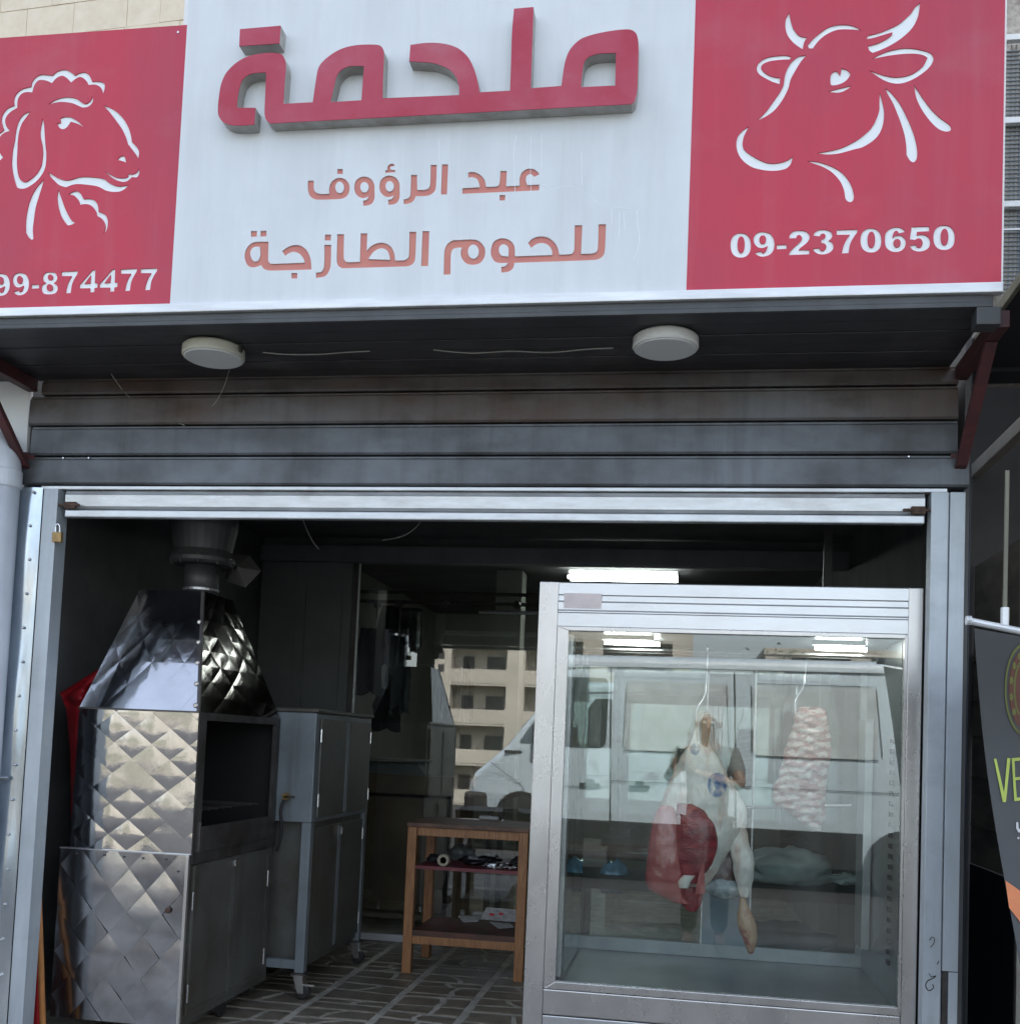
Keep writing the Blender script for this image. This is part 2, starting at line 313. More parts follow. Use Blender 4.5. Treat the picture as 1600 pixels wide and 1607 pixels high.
def ell(cx, cy, rx, ry, ox=0, oy=0, k=1., n=28, pw=1.0):
    o = []
    for i in range(n):
        a = 2*PI*i/n; c, s_ = math.cos(a), math.sin(a)
        o.append(Vector((ox+k*(cx+rx*math.copysign(abs(c)**pw, c)), oy+k*(cy+ry*math.copysign(abs(s_)**pw, s_)))))
    return o
def rect(s, ox, oy, k): return outline(' '.join(t+'!' for t in s.split()), ox, oy, k)
def inside(p, poly):
    c = False; n = len(poly)
    for i in range(n):
        a, b = poly[i], poly[i-1]
        if (a[1] > p[1]) != (b[1] > p[1]) and p[0] < (b[0]-a[0])*(p[1]-a[1])/(b[1]-a[1])+a[0]: c = not c
    return c
def cdt(polys):
    vs = []; es = []
    for pl in polys:
        o = len(vs); n = len(pl); vs += [Vector((p[0], p[1])) for p in pl]; es += [(o+i, o+(i+1) % n) for i in range(n)]
    v, e, f, *_ = delaunay_2d_cdt(vs, es, [], 1, 1e-6)
    return v, f
def plate(pos, holes, y0, y1, keep_outer=True):
    """pos/holes: polygons in (x,z); returns MB of the area in pos and not in holes, between y0 (front) and y1 (back)"""
    v, f = cdt(pos+holes); mb = MB(); keep = []
    for t in f:
        c = sum((v[i] for i in t), Vector((0, 0)))/len(t)
        if any(inside(c, p) for p in pos) and not any(inside(c, h) for h in holes): keep.append(tuple(t))
    ed = {}
    for t in keep:
        for i in range(len(t)):
            a, b = t[i], t[(i+1) % len(t)]; ed[(min(a, b), max(a, b))] = ed.get((min(a, b), max(a, b)), 0)+1
    n = len(v); mb.v = [(p[0], y0, p[1]) for p in v]+[(p[0], y1, p[1]) for p in v]
    mb.f = keep+[tuple(i+n for i in reversed(t)) for t in keep]
    for (a, b), c in ed.items():
        if c == 1: mb.f.append((a, b, b+n, a+n))
    return mb
def tosign(poly, Y):
    o = []
    for p in poly:
        q = P(p[0], p[1], Y=Y); o.append(Vector((q.x, q.z)))
    return o

# ------------------------------------------------------------------ the shop sign
YS = -.50; YL = -.548
SG = thing('shop_sign', 'red and white sign with cut out sheep, cow and Arabic lettering above the shutter', 'shop sign', (-.6, YS, 2.77))
E10 = lambda s, ox=0, oy=0: outline(s, ox, oy, .1)
sheep = [E10(s) for s in (
 '-60,2110 0,2085 60,2035! 20,1900 35,1800 110,1700 220,1650! 215,1560 250,1470 330,1400 420,1368 485,1355! 500,1280 560,1205 650,1165 740,1170 820,1180! 880,1125 960,1092 1040,1092 1110,1130 1175,1180! 1240,1145 1320,1130 1385,1165 1425,1225 1442,1275! 1530,1272 1600,1285 1640,1320 1640,1390 1615,1475! 1600,1420 1570,1360 1500,1325 1385,1328! 1350,1260 1290,1212 1240,1205 1180,1235 1115,1290! 1060,1230 1000,1190 950,1188 880,1225 815,1300! 740,1265 650,1248 590,1265 540,1330 505,1445! 420,1440 350,1460 295,1520 272,1600 270,1688! 180,1740 110,1810 80,1890 100,1980 152,2050! 70,2080 0,2140 -60,2230!',
 '-60,2330! 0,2402! 48,2470! 0,2512! -60,2560!',
 '750,1638! 850,1570 960,1530 1080,1520 1190,1540 1270,1595 1330,1625 1390,1600 1430,1550 1440,1500! 1460,1560 1440,1620 1380,1670 1300,1682 1240,1660 1150,1620 1050,1600 950,1595 850,1610',
 '940,1850! 1020,1828 1120,1840 1220,1900 1312,1990! 1210,1935 1110,1905! 1060,1980 1010,2018 960,2018 915,1980 895,1930! 950,1925!',
 '480,1745! 400,1770 330,1830 280,1920 245,2050 225,2200 195,2350 180,2550 195,2700 225,2830 260,2930 310,2955 380,2955 460,2920 560,2850 640,2760 700,2650 722,2530 725,2400 710,2250 700,2100 690,1950 668,1850! 640,1980 628,2080 635,2170 660,2280 668,2400 660,2500 640,2600 580,2710 500,2790 420,2845 370,2850 320,2820 285,2740 268,2620 265,2500 272,2350 280,2200 300,2060 340,1940 400,1850',
 '690,2810! 600,2900 520,3020 460,3160 420,3320 400,3480 400,3640! 440,3710 500,3765! 522,3740 515,3600 530,3450 560,3250 610,3080 660,2920',
 '760,2700! 840,2750 930,2800 1040,2825 1130,2810 1250,2775 1400,2772 1620,2800 1700,2860 1820,2915 1930,2915 2025,2895! 1960,2960 1880,3000 1780,3008 1660,2985 1540,2925 1400,2900 1240,2885 1140,2895 1035,2935! 930,2900 840,2820 785,2760',
 '915,2970! 895,3080 910,3230 950,3370 1000,3460 1060,3535! 1130,3520 1185,3485! 1130,3465 1080,3390 1020,3270 970,3130',
 '1070,3050! 1130,3010 1200,2995 1260,3030 1290,3080 1310,3120! 1400,3115 1480,3140 1525,3200 1542,3260 1545,3320! 1600,3340 1660,3380 1688,3450 1690,3530 1670,3610 1615,3675! 1645,3600 1650,3530 1620,3460 1580,3415 1520,3385! 1500,3310 1450,3240 1390,3205 1320,3200 1250,3212! 1240,3160 1200,3100 1150,3060',
 '1625,1650! 1730,1690 1840,1760 1940,1870 2010,1990 2050,2110 2070,2230! 2140,2300 2180,2380 2170,2480! 2110,2390 2000,2250! 1970,2150 1910,2020 1820,1890 1730,1770',
 '1835,2505! 1880,2455 1930,2440 1960,2470 1978,2545! 1910,2520',
 '1635,2675! 1730,2735 1830,2780 1930,2790 2000,2770 2010,2725! 2080,2730 2140,2700 2175,2640! 2185,2710 2150,2775 2070,2775! 2000,2835 1930,2850 1830,2825 1740,2770')]
cow = [E10(s, 1180, 0) for s in (
 '580,195! 530,290 520,420 550,540 620,640 700,710 790,768! 815,660 858,580! 780,570 710,530 640,430 600,300',
 '868,705! 960,600 1080,500 1200,420 1340,385 1480,382 1600,405 1720,475! 1640,465 1600,460 1450,455 1330,465 1200,515 1100,580 1020,660 950,755! 890,755!',
 '620,885! 520,862 400,870 260,890 150,940 85,1010 72,1090 110,1160 200,1220 320,1280 430,1315! 438,1215! 350,1205 250,1170 170,1110 138,1050 170,1000 260,960 380,940 500,930 585,930!',
 '850,865! 760,870 680,910 600,990 540,1100 510,1200 490,1330 430,1450 325,1600 225,1737 81,1887! 200,1831 337,1737 450,1600 520,1480 570,1370 600,1250 650,1150 720,1030 780,940',
 '1230,1325! 1225,1240 1240,1160 1290,1115 1340,1125 1378,1180! 1392,1130 1400,1070! 1460,1080 1510,1110 1538,1160 1500,1230 1430,1290 1340,1325 1260,1335',
 '1185,1432! 1300,1400 1420,1370 1560,1338! 1500,1390 1400,1440 1300,1450')]
cow += [E10(s, 1340, 0) for s in (
 '1035,40! 960,100 900,190 820,270 700,370 560,440 400,505 220,550! 190,610! 300,590 450,545 600,500! 590,540 500,610 380,670 210,718! 240,790 290,825! 400,785 560,710 720,610 860,490 950,370 1010,220',
 '265,925! 400,850 560,790 740,755 900,752 1040,775 1150,805 1215,840 1245,910 1220,990 1150,1080 1050,1160 920,1240 780,1295 660,1308 540,1285 420,1230 300,1150 215,1090! 350,1140 500,1185 640,1205 780,1195 900,1160 1000,1100 1090,1020 1150,900! 1080,860 960,838 800,840 640,855 480,880',
 '400,1445! 395,1600 390,1740 340,1880 270,2000 180,2090 80,2170 0,2219 -188,2312 -375,2362 -594,2400! -438,2419 -250,2406 0,2340 120,2310 260,2230 360,2140 430,2020 465,1880 470,1740 445,1600',
 '485,1380! 560,1430 640,1520 740,1660 830,1840 900,2000 960,2180 990,2350 985,2470 940,2540 880,2520 820,2430! 815,2280 790,2120 740,1950 680,1790 600,1600 530,1480',
 '940,1330! 1000,1420 1080,1540 1200,1700 1330,1830 1440,1910 1510,1970 1515,2040 1440,2060 1340,2030 1240,1950 1130,1820 1040,1680 970,1520')]
E8 = lambda s, ox, oy: outline(s, ox, oy, .125)
cow += [E8(s, 1140, 160) for s in (
 '280,305! 200,355 140,430 120,530 145,650 220,750 330,820 480,855 620,860 740,835 800,780 832,680! 760,730 660,760 560,768 460,745 350,690 240,615 200,540 215,430',
 '995,740! 1120,745 1250,780 1400,850 1500,940 1570,1060 1598,1180 1580,1240 1545,1255 1505,1235 1485,1200! 1470,1100 1420,990 1320,880 1200,810 1090,770')]
DG = {  # digit: bounding box x0 y0 x1 y1, outline, counters
 '0': ((47, 202, 303, 510), None, [(180, 348, 45, 103)]),
 '9': ((338, 190, 602, 502), '350,450! 430,432! 450,455 485,440 505,400 515,365! 450,390 390,380 345,330 338,270 360,220 410,192 480,190 550,215 590,280 600,350 580,430 530,480 450,500 390,485', [(452, 286, 42, 54)]),
 '-': ((625, 347, 752, 407), '628,352! 752,347! 752,402! 628,407!', []),
 '2': ((775, 170, 1040, 480), '785,270! 795,220 840,180 930,170 1000,185 1038,230 1035,280 1000,330 930,385 900,415! 1040,415! 1035,470! 775,480! 800,430 860,370 930,305 945,265 920,230 885,235 870,268!', []),
 '3': ((1080, 160, 1340, 470), '1085,235! 1110,190 1170,162 1250,162 1310,190 1325,240 1300,285 1280,298 1325,325 1340,380 1310,435 1240,468 1160,468 1100,435 1080,400! 1160,390! 1185,425 1225,420 1250,385 1235,340 1185,325! 1190,285! 1225,270 1240,240 1220,212 1185,215 1165,245!', []),
 '7': ((-60, 155, 205, 460), '-60,165! 205,155! 195,200! 150,260 110,340 90,455! 5,460! 25,370 60,290 105,225! -60,225!', []),
 '6': ((545, 128, 808, 440), '800,190! 720,205! 700,178 670,180 650,210 640,265! 690,235 760,240 805,290 805,350 770,410 700,440 620,430 560,380 545,290 560,200 620,145 700,128 760,145 795,175', [(698, 330, 45, 52)]),
 '5': ((852, 118, 1112, 435), '880,125! 1100,118! 1105,180! 950,188! 945,230! 1020,222 1080,245 1112,300 1105,370 1060,415 980,435 900,418 852,365! 930,350! 960,385 1000,375 1020,330 1000,280 960,270 920,290! 858,282!', []),
 '8': ((398, 163, 555, 380), '480,164 530,172 553,215 540,255 520,272 550,295 555,335 530,370 470,380 420,370 398,330 405,290 440,268 415,245 412,205 435,172', [(485, 215, 24, 27), (478, 314, 29, 33)]),
 '4': ((765, 140, 942, 360), '890,145! 920,142! 915,270! 942,270! 940,315! 912,318! 910,358! 865,360! 868,320! 768,322! 765,290!', [('875,197! 870,272! 815,278!',)])}
def digit(ch, bb, ox, oy, k):
    (x0, y0, x1, y1), o, cs = DG[ch]; X0, Y0, X1, Y1 = bb; fx = (X1-X0)/(x1-x0); fy = (Y1-Y0)/(y1-y0)
    g = lambda p: Vector((ox+k*(X0+(p[0]-x0)*fx), oy+k*(Y0+(p[1]-y0)*fy)))
    pos = ell(175, 356, 128, 154, pw=.86) if o is None else outline(o)
    neg = [outline(c[0]) if len(c) == 1 else ell(*c, pw=.9) for c in cs]
    return [g(p) for p in pos], [[g(p) for p in n] for n in neg]
I8 = (1140, 340, .125); J8 = (1320, 340, .125); K6 = (0, 400, .1625)
digits_r = [digit('0', (47, 202, 303, 512), *I8), digit('9', (338, 190, 602, 502), *I8), digit('-', (625, 347, 752, 407), *I8), digit('2', (775, 170, 1040, 480), *I8), digit('3', (1080, 160, 1340, 470), *I8),
            digit('7', (-60, 155, 205, 460), *J8), digit('0', (238, 142, 502, 448), *J8), digit('6', (545, 128, 808, 440), *J8), digit('5', (852, 118, 1112, 435), *J8), digit('0', (1153, 105, 1424, 416), *J8)]
digits_l = [digit('9', (-62, 180, 95, 396), *K6), digit('9', (120, 172, 280, 390), *K6), digit('-', (300, 283, 376, 325), *K6), digit('8', (398, 163, 555, 380), *K6), digit('7', (592, 153, 752, 370), *K6),
            digit('4', (765, 140, 942, 360), *K6), digit('4', (957, 133, 1134, 354), *K6), digit('7', (1163, 130, 1324, 348), *K6), digit('7', (1355, 125, 1520, 340), *K6)]
N_ = lambda s: outline(s, 470, 240, .125)
M_ = lambda s: outline(s, 640, 240, .1375)
O_ = lambda s: outline(s, 370, 340, .125)
Q_ = lambda s: outline(s, 780, 340, .125)
small = [  # (outline, counters)
 (N_('472,198! 543,198! 542,262! 472,262!'), []),
 (N_('105,345! 180,345! 178,440 200,490 260,512 370,510! 372,430 400,360 460,318 530,312 590,345 625,410 620,490 580,550 510,575 240,585 170,570 120,520 102,440'), [ell(502, 430, 54, 72, 470, 240, .125)]),
 (N_('795,598! 840,585 865,545! 800,565 740,545 695,490 685,410 710,340 770,300 830,295 895,325 935,390 940,470 938,570 910,630 860,655 798,662!'), [ell(813, 427, 52, 65, 470, 240, .125)]),
 (N_('1111,586! 1156,573 1181,533! 1116,553 1056,533 1011,478 1001,398 1026,328 1086,288 1146,283 1211,313 1251,378 1256,458 1254,558 1226,618 1176,643 1114,650!'), [ell(1130, 416, 52, 65, 470, 240, .125)]),
 (N_('1075,215! 1105,212! 1100,180 1120,145 1165,132 1198,155! 1175,165 1145,170 1138,190 1150,210! 1200,210! 1198,240! 1075,248!'), []),
 (M_('35,248! 103,248! 105,420! 190,418 235,400 252,350 258,135! 328,133! 320,370 300,440 230,485 90,492! 60,548 10,575 -50,583! -50,527! 0,515 25,480 30,400'), []),
 (M_('387,128! 458,128! 445,472! 375,472!'), []),
 (M_('620,400! 815,390! 812,350 790,300 740,275 687,280! 687,220! 750,215 820,245 870,300 892,385! 990,382 1030,370 1045,330 1055,203! 1127,203! 1120,378! 1275,370! 1272,290 1300,220 1360,180 1430,182 1480,215 1497,245! 1440,270! 1400,240 1355,260 1345,310 1360,365! 1498,358! 1496,425! 620,465!'), []),
 (M_('1045,478! 1110,478! 1107,540! 1043,540!'), []),
 (O_('190,178! 265,178! 263,250! 188,250!'), []), (O_('310,176! 385,176! 383,246! 308,248!'), []),
 (O_('410,312! 230,318 160,360 115,440 110,520 140,600 200,635 270,625 315,605! 350,650 400,672 480,675 948,662! 945,580 925,490 880,410 810,362 730,355 650,380 580,430! 618,490! 670,455 730,440 790,460 840,510 865,575! 450,590 415,570 405,540'), [O_('300,375! 305,480 280,545 245,562 210,545 182,480 190,420 230,380')]),
 (O_('697,705! 770,705! 770,775! 693,775!'), []), (O_('1118,223! 1195,223! 1192,297! 1115,297!'), []),
 (O_('1110,352! 1197,352! 1190,600 1170,680 1120,745 1005,770! 1005,700! 1070,690 1100,640 1108,560'), []),
 (N_('472,1018! 558,1018! 555,1320 580,1360 620,1370 755,1365! 765,1008! 850,1008! 842,1225! 900,1165 980,1130 1060,1128 1140,1170 1185,1250 1200,1350! 1310,1345 1350,1325 1370,1290 1378,988! 1465,988! 1450,1330 1420,1390 1360,1420 1270,1425 540,1447! 490,1420 465,1360'), [N_('860,1330! 930,1240 1000,1200 1060,1200 1110,1240 1135,1340!')]),
 (M_('165,890! 243,890! 230,1290! 148,1290!'), []),
 (M_('405,1388! 415,1120 440,1050 500,1000 570,992 770,988 840,1030 880,1100 870,1190 820,1255 740,1275 660,1255 610,1190 600,1130 615,1080! 560,1080 510,1100 490,1160 485,1385!'), [ell(745, 1125, 62, 80, 640, 240, .1375)]),
 (Q_('50,630! 105,615 135,578! 40,580 -30,560 -75,490 -80,410 -50,320 20,275 100,272 170,305 215,370 222,495! 690,480! 685,420 650,365 580,330 500,340 425,388! 385,325! 440,275 520,248 610,252 690,295 750,370 778,475! 900,470 945,455 965,400 972,105! 1067,105! 1052,465! 1190,460 1240,440 1262,390 1270,93! 1365,93! 1350,420 1320,500 1230,540 215,578! 200,640 150,685 50,702!'), [M_('1145,1180! 1070,1170 1040,1130 1040,1080 1070,1045 1110,1045 1145,1080')])]
# panels: red left, white centre, red right; every cut-out has its acrylic inlay set back in the sheet
ZB = 2.778; XL, XA, XBd, XR = -2.95, -1.683, -.028, .864
def cutpanel(x0, x1, z1, shapes, m, name, mi, dome, depth=.012):
    pos = [Vector((x0, ZB)), Vector((x1, ZB)), Vector((x1, z1)), Vector((x0, z1))]
    holes = []; islands = []
    for o, cs in shapes:
        holes.append(tosign(o, YS)); islands += [tosign(c, YS) for c in cs]
    # islands are kept: build panel minus holes, plus islands
    v, f = cdt([pos]+holes+islands); keep = []; 
    for t in f:
        c = sum((v[i] for i in t), Vector((0, 0)))/len(t)
        if inside(c, pos) and (not any(inside(c, h) for h in holes) or any(inside(c, h) for h in islands)): keep.append(tuple(t))
    mb = MB(); n = len(v); mb.v = [(p[0], YS, p[1]) for p in v]+[(p[0], YS+depth, p[1]) for p in v]
    ed = {}
    for t in keep:
        for i in range(len(t)):
            a, b = t[i], t[(i+1) % len(t)]; ed[(min(a, b), max(a, b))] = ed.get((min(a, b), max(a, b)), 0)+1
    mb.f = keep+[tuple(i+n for i in reversed(t)) for t in keep]+[(a, b, b+n, a+n) for (a, b), c in ed.items() if c == 1]
    pn = mb.build(name, m, SG)
    for (o, cs), nm in zip(shapes, dome):
        plate([tosign(o, YS)], [tosign(c, YS) for c in cs], YS+depth*.33, YS+depth+.001).build(nm, mi, pn)
    return pn
cutpanel(XL, XA, 3.724, [(s, []) for s in sheep]+digits_l, M['red'], 'red_panel', M['inlay'], ['sheep_drawing_stroke']*len(sheep)+['digit']*len(digits_l))
cutpanel(XBd, XR, 3.95, [(s, []) for s in cow]+digits_r, M['red'], 'red_panel', M['inlay'], ['cow_drawing_stroke']*len(cow)+['digit']*len(digits_r))
cutpanel(XA, XBd, 3.95, small, M['white'], 'white_panel', M['salmon'], ['arabic_letter']*len(small), depth=.014)
# raised letters of the first line
L1 = lambda s: outline(s, 330, 30, .125)
bar = L1('370,122! 882,78! 865,300! 362,335!')
def pxs(*groups):
    out = []
    for (ox, oy), s in groups:
        for t in s.split():
            c = t.endswith('!'); a, b = t.rstrip('!').split(','); out.append('%.2f,%.2f%s' % (ox+float(a)*.125, oy+float(b)*.125, '!' if c else ''))
    return outline(' '.join(out))
word = pxs(((330, 30), '565,1110! 330,1108! 345,950 385,790 450,710 560,672 700,665! 690,900 680,1180 700,1260 755,1305!'), ((820, 20), '1365,1142! 1405,1100 1425,1030 1440,900 1452,400 1430,270 1370,215 1280,205 1100,225 900,265 740,320 640,400 570,500 525,640 500,800 485,915! 100,945!'),
           ((630, 0), '1655,84! 1410,105! 1385,400 1375,700 1360,1135! 975,1155! 960,1050 940,960 900,840 830,710 720,610 600,560 450,535 300,535 110,560! 95,765! 250,775 380,785 500,820 600,870 680,960 720,1080 722,1190!'),
           ((470, 50), '1040,830! 1045,600 1058,250 1030,185 980,160 850,155 700,165 550,200 420,265 300,360 235,450 205,600 165,880!'), ((330, 30), '915,1060! 930,800 945,600 930,490 870,430 720,420 500,455 330,540 200,670 135,810 110,950 95,1100 100,1200 150,1280 250,1325 400,1330 550,1318!'))
wh = [outline('385,880! 430,680 470,540 540,460 640,425 808,425! 775,855!', 470, 50, .125), outline('730,930! 745,760 770,620 830,550 950,510 1170,500! 1160,910!', 820, 20, .125)]
for pos, neg, nm in ((bar, [], 'letter_dots'), (word, wh, 'raised_word')):
    body = plate([tosign(pos, YL)], [tosign(h, YL) for h in neg], YL+.003, YS-.001).build(nm, M['side'], SG)
    f = plate([tosign(pos, YL)], [tosign(h, YL) for h in neg], YL, YL+.003).build('letter_face', M['redface'], body)
# sign box: sides, backing, bottom trim, joint strips
mb = MB(); mb.box(XL, XR-.002, YS+.03, YS+.05, ZB, 3.71); mb.box(XA-.012, XR-.002, YS+.052, YS+.07, ZB, 3.93); mb.build('backing_board', M['white'], SG)
for a in ((XA-.016, XA, YS+.004, YS+.16, 3.725, 3.95), (XR, XR+.006, YS+.004, YS+.16, ZB, 3.95)): MB().box(*a).build('side_return', M['whitepaint'], SG)
MB().box(XL, XR+.004, YS-.012, YS+.02, ZB-.030, ZB-.001).build('bottom_trim', M['alu'], SG, bevel=.003)
MB().box(XL, XR-.05, YS+.004, YS+.02, ZB-.052, ZB-.032).build('lower_rail', M['fascia'], SG)
for x, z in ((XA-.03, 3.70),): MB().lathe([(.004, -.002), (.004, .003)], (x, YS, z), 'y', 8).build('rivet', M['chrome'], SG)

for pts in ('833,210 832,260 833,300', '850,208 849,262', '810,212 806,240 808,300', '912,235 913,290', '845,292 855,290 865,297 880,294 900,294 915,302 928,310 942,322 952,325 965,326 985,328', '959,327 960,352', '972,330 971,372', '978,330 980,360', '999,329 1000,350 1003,372 999,395 994,405', '688,215 689,250'):
    pq = [P(*map(float, t.split(',')), Y=YS+.0004) for t in pts.split()]
    MB().tube(smoothpath(pq, 4), [.0005+.0007*abs(math.sin(i*1.3)) for i in range((len(pq)-1)*4+1)], 5).build('white_drip', M['inlay'], SG)

# ------------------------------------------------------------------ canopy over the shutter
CN = thing('canopy', 'dark metal boarded soffit behind the foot of the sign', 'canopy', (-.6, -.25, 2.72))
yb = [-.478, -.395, -.31, -.225, -.14, -.055, .03]
for i in range(6): MB().box(XL, .845, yb[i]+.003, yb[i+1]-.003, 2.715+(.002 if i % 2 else 0), 2.735).build('soffit_board', M['soffit'], CN, bevel=.002)
MB().box(XL, .85, -.478, .03, 2.7375, 2.745).build('canopy_top', M['soffit'], CN)
MB().box(XL, .845, -.495, -.481, 2.712, 2.745).build('front_rail', M['fascia'], CN, bevel=.002)
MB().box(.80, .868, -.53+.035, -.43, 2.66, 2.712).build('corner_block', M['fascia'], CN, bevel=.004)
def bracket(x, lab):
    b = thing('canopy_bracket', lab, 'bracket', (x, 0, 2.37), 'red steel brackets carrying the canopy')
    MB().hexa([(x-.02, -.47, 2.66), (x+.02, -.47, 2.66), (x+.02, .0, 2.665), (x-.02, .0, 2.665), (x-.02, -.47, 2.71), (x+.02, -.47, 2.71), (x+.02, .0, 2.712), (x-.02, .0, 2.712)]).build('arm', M['redsteel'], b, bevel=.003)
    MB().hexa([(x-.018, -.035, 2.37), (x+.018, -.035, 2.37), (x+.018, .002, 2.36), (x-.018, .002, 2.36), (x-.018, -.36, 2.659), (x+.018, -.36, 2.659), (x+.018, -.32, 2.659), (x-.018, -.32, 2.659)]).build('strut', M['redsteel'], b, bevel=.003)
    MB().box(x-.03, x+.03, -.008, -.001, 2.35, 2.43).build('foot_plate', M['redsteel'], b)
    return b
bracket(.878, 'red oxide steel bracket at the right end of the canopy, beside the neighbouring shop')
bracket(-2.485, 'red oxide steel bracket at the left end of the canopy, above the drainpipe')
for px, py, lab in ((335, 556, 'round cream ceiling lamp at the left of the soffit, a wire hanging from it'), (1044, 541, 'round white ceiling lamp on the right half of the dark soffit')):
    c = P(px, py, Z=2.69); l = thing('ceiling_lamp', lab, 'ceiling lamp', (c.x, c.y, 2.715), 'round lamps under the canopy')
    MB().lathe([(.098, 2.714), (.104, 2.708), (.105, 2.682), (.101, 2.676)], (c.x, c.y, 0), n=48).build('housing', M['lampring'] if px < 500 else M['lampwhite'], l, smooth=False)
    MB().lathe([(.098, 2.6755), (.094, 2.672), (.0, 2.6715)], (c.x, c.y, 0), n=48).build('diffuser', M['lampwhite'], l)
c = P(378, 549, Z=2.695); MB().box(c.x-.004, c.x+.004, c.y-.012, c.y+.006, 2.688, 2.705).build('clip', M['sootsteel'], bpy.data.objects['ceiling_lamp'])
def cable(pts, r, lab, sub=6): return tag(MB().tube(smoothpath(pts, sub), r, 5).build('cable', M['cable'], smooth=True), lab, 'cable')
cable([P(360, 580, Y=-.12), P(350, 610, Y=-.03), P(332, 638, Y=-.012), P(300, 648, Y=-.01)], .0016, 'thin pale wire hanging from the cream ceiling lamp')
cable([P(170, 580, Y=-.05), P(195, 615, Y=-.012), P(225, 640, Y=-.012), P(262, 655, Y=-.012), P(290, 668, Y=-.012)], .0016, 'thin loose wire drooping over the dark slats at the left')
cable([P(412, 553, Z=2.708), P(450, 556, Z=2.706), P(500, 556, Z=2.711), P(540, 553, Z=2.707), P(580, 551, Z=2.71)], .0025, 'short white wire lying along the soffit, right of the cream lamp')
cable([P(680, 549, Z=2.708), P(740, 554, Z=2.706), P(800, 551, Z=2.711), P(860, 553, Z=2.706), P(920, 548, Z=2.71), P(962, 546, Z=2.71)], .0025, 'long white wire lying along the soffit towards the white lamp')

# ------------------------------------------------------------------ shutter box, shutter, tracks
SB = thing('shutter_box', 'dark grey ribbed steel housing of the rolled up shutter', 'shutter box', (-.8, 0, 2.30))
zs = [2.302, 2.414, 2.530, 2.648, 2.714]; ends = [(-2.50, .905), (-2.47, .868), (-2.485, .868), (-2.44, .868)]
for i in range(4):
    z0, z1 = zs[i], zs[i+1]; x0, x1 = ends[i]
    MB().prof([(-.010, z0+.003), (-.016, z0+.010), (-.012, z1-.016), (-.006, z1-.010), (-.006, z1-.004), (.03, z1-.004), (.03, z0+.003)], x0, x1).build('slat', M['slatwarm'] if i >= 2 else M['slat'], SB)
MB().box(-2.44, .862, .032, .34, 2.305, 2.712).build('housing', M['slat'], SB)
MB().box(-2.42, .84, -.006, .03, 2.288, 2.301).build('lower_lip', M['galv'], SB, bevel=.002)
for px, py in ((140, 719), (100, 719), (1425, 717)):
    c = P(px, py, Y=-.008); MB().lathe([(.003, -.005), (.003, .004)], (c.x, -.008, c.z), 'y', 8).build('rivet', M['chrome'], SB)
SH = thing('roller_shutter', 'bright galvanised bottom slat of the raised roller shutter', 'shutter', (-.8, .02, 2.18))
MB().prof([(.012, 2.216), (.002, 2.226), (.0, 2.268), (.008, 2.285), (.03, 2.287), (.03, 2.216)], -2.322, .772).build('slat', M['galv'], SH)
MB().box(-2.322, .772, .002, .034, 2.184, 2.212).build('bottom_bar', M['galv'], SH, bevel=.004)
for x, w_ in ((-2.30, 1), (.745, -1)):
    mb = MB(); mb.box(min(x-.05*w_, x+.045*w_), max(x-.05*w_, x+.045*w_), -.014, -.006, 2.222, 2.232); mb.box(x-.018, x+.028, -.012, .0, 2.214, 2.240)
    mb.build('lock_bolt', M['rust'], SH, bevel=.003)
TL = thing('shutter_track', 'grey steel shutter guide rail left of the opening, with a padlock on it', 'shutter rail', (-2.37, 0, .1), 'shutter guide rails')
mb = MB(); mb.box(-2.398, -2.340, -.020, -.014, .1, 2.287); mb.box(-2.346, -2.340, -.0138, .05, .1, 2.287); mb.box(-2.398, -2.392, -.0138, .05, .1, 2.287); mb.build('channel', M['track'], TL)
FL = thing('edge_flashing', 'shiny galvanised metal edging strip with rivets between the drainpipe and the shutter rail', 'metal edging', (-2.45, 0, .1))
MB().grid(lambda u, v: (-2.497+.097*u, -.024-.012*math.sin(u*PI)**2*(1-.4*v)-.004*math.sin(v*23)*math.sin(u*PI), .1+2.19*v), 10, 60).build('strip', M['flange'], FL, smooth=True)
for k in range(16):
    z = .35+k*.128; x = -2.432+.004*math.sin(k*2.1)
    MB().lathe([(.0, -.040), (.004, -.039), (.006, -.035), (.006, -.028)], (x, 0, z), 'y', 8).build('rivet', M['chrome'], FL)
TR = thing('shutter_track', 'double grey steel shutter guide rail right of the display fridge, with black pen marks', 'shutter rail', (.85, 0, .1), 'shutter guide rails')
MB().box(.788, .842, -.018, .045, .1, 2.287).build('channel', M['track'], TR, bevel=.003)
mb = MB(); mb.box(.848, .896, -.014, .03, .73, 2.287); mb.box(.868, .896, -.014, .03, .1, .728); mb.box(.8425, .848, -.004, .03, .1, 2.287); mb.build('cover_strip', M['track'], TR, bevel=.002)
MB().box(.850, .866, -.006, .03, .1, .726).build('slot_back', M['sootsteel'], TR)
for s in ('1458,1476 1462,1471 1466,1474 1464,1482 1459,1487', '1473,1508 1470,1514', '1457,1528 1461,1533 1468,1532 1463,1536 1455,1540 1452,1548 1457,1555 1464,1551 1463,1545'):
    pts = [P(*map(float, t.split(',')), Y=-.0188) for t in s.split()]
    MB().tube(smoothpath(pts, 4), .0016, 4).build('pen_mark', M['black'], TR)
LK = thing('padlock', 'small tarnished brass padlock hanging at the top of the left shutter rail', 'padlock', tuple(P(89, 838, Y=-.03)))
c = P(90, 841, Y=-.03); MB().box(c.x-.018, c.x+.02, c.y-.008, c.y+.008, c.z-.025, c.z+.014).build('body', M['brass'], LK, bevel=.004)
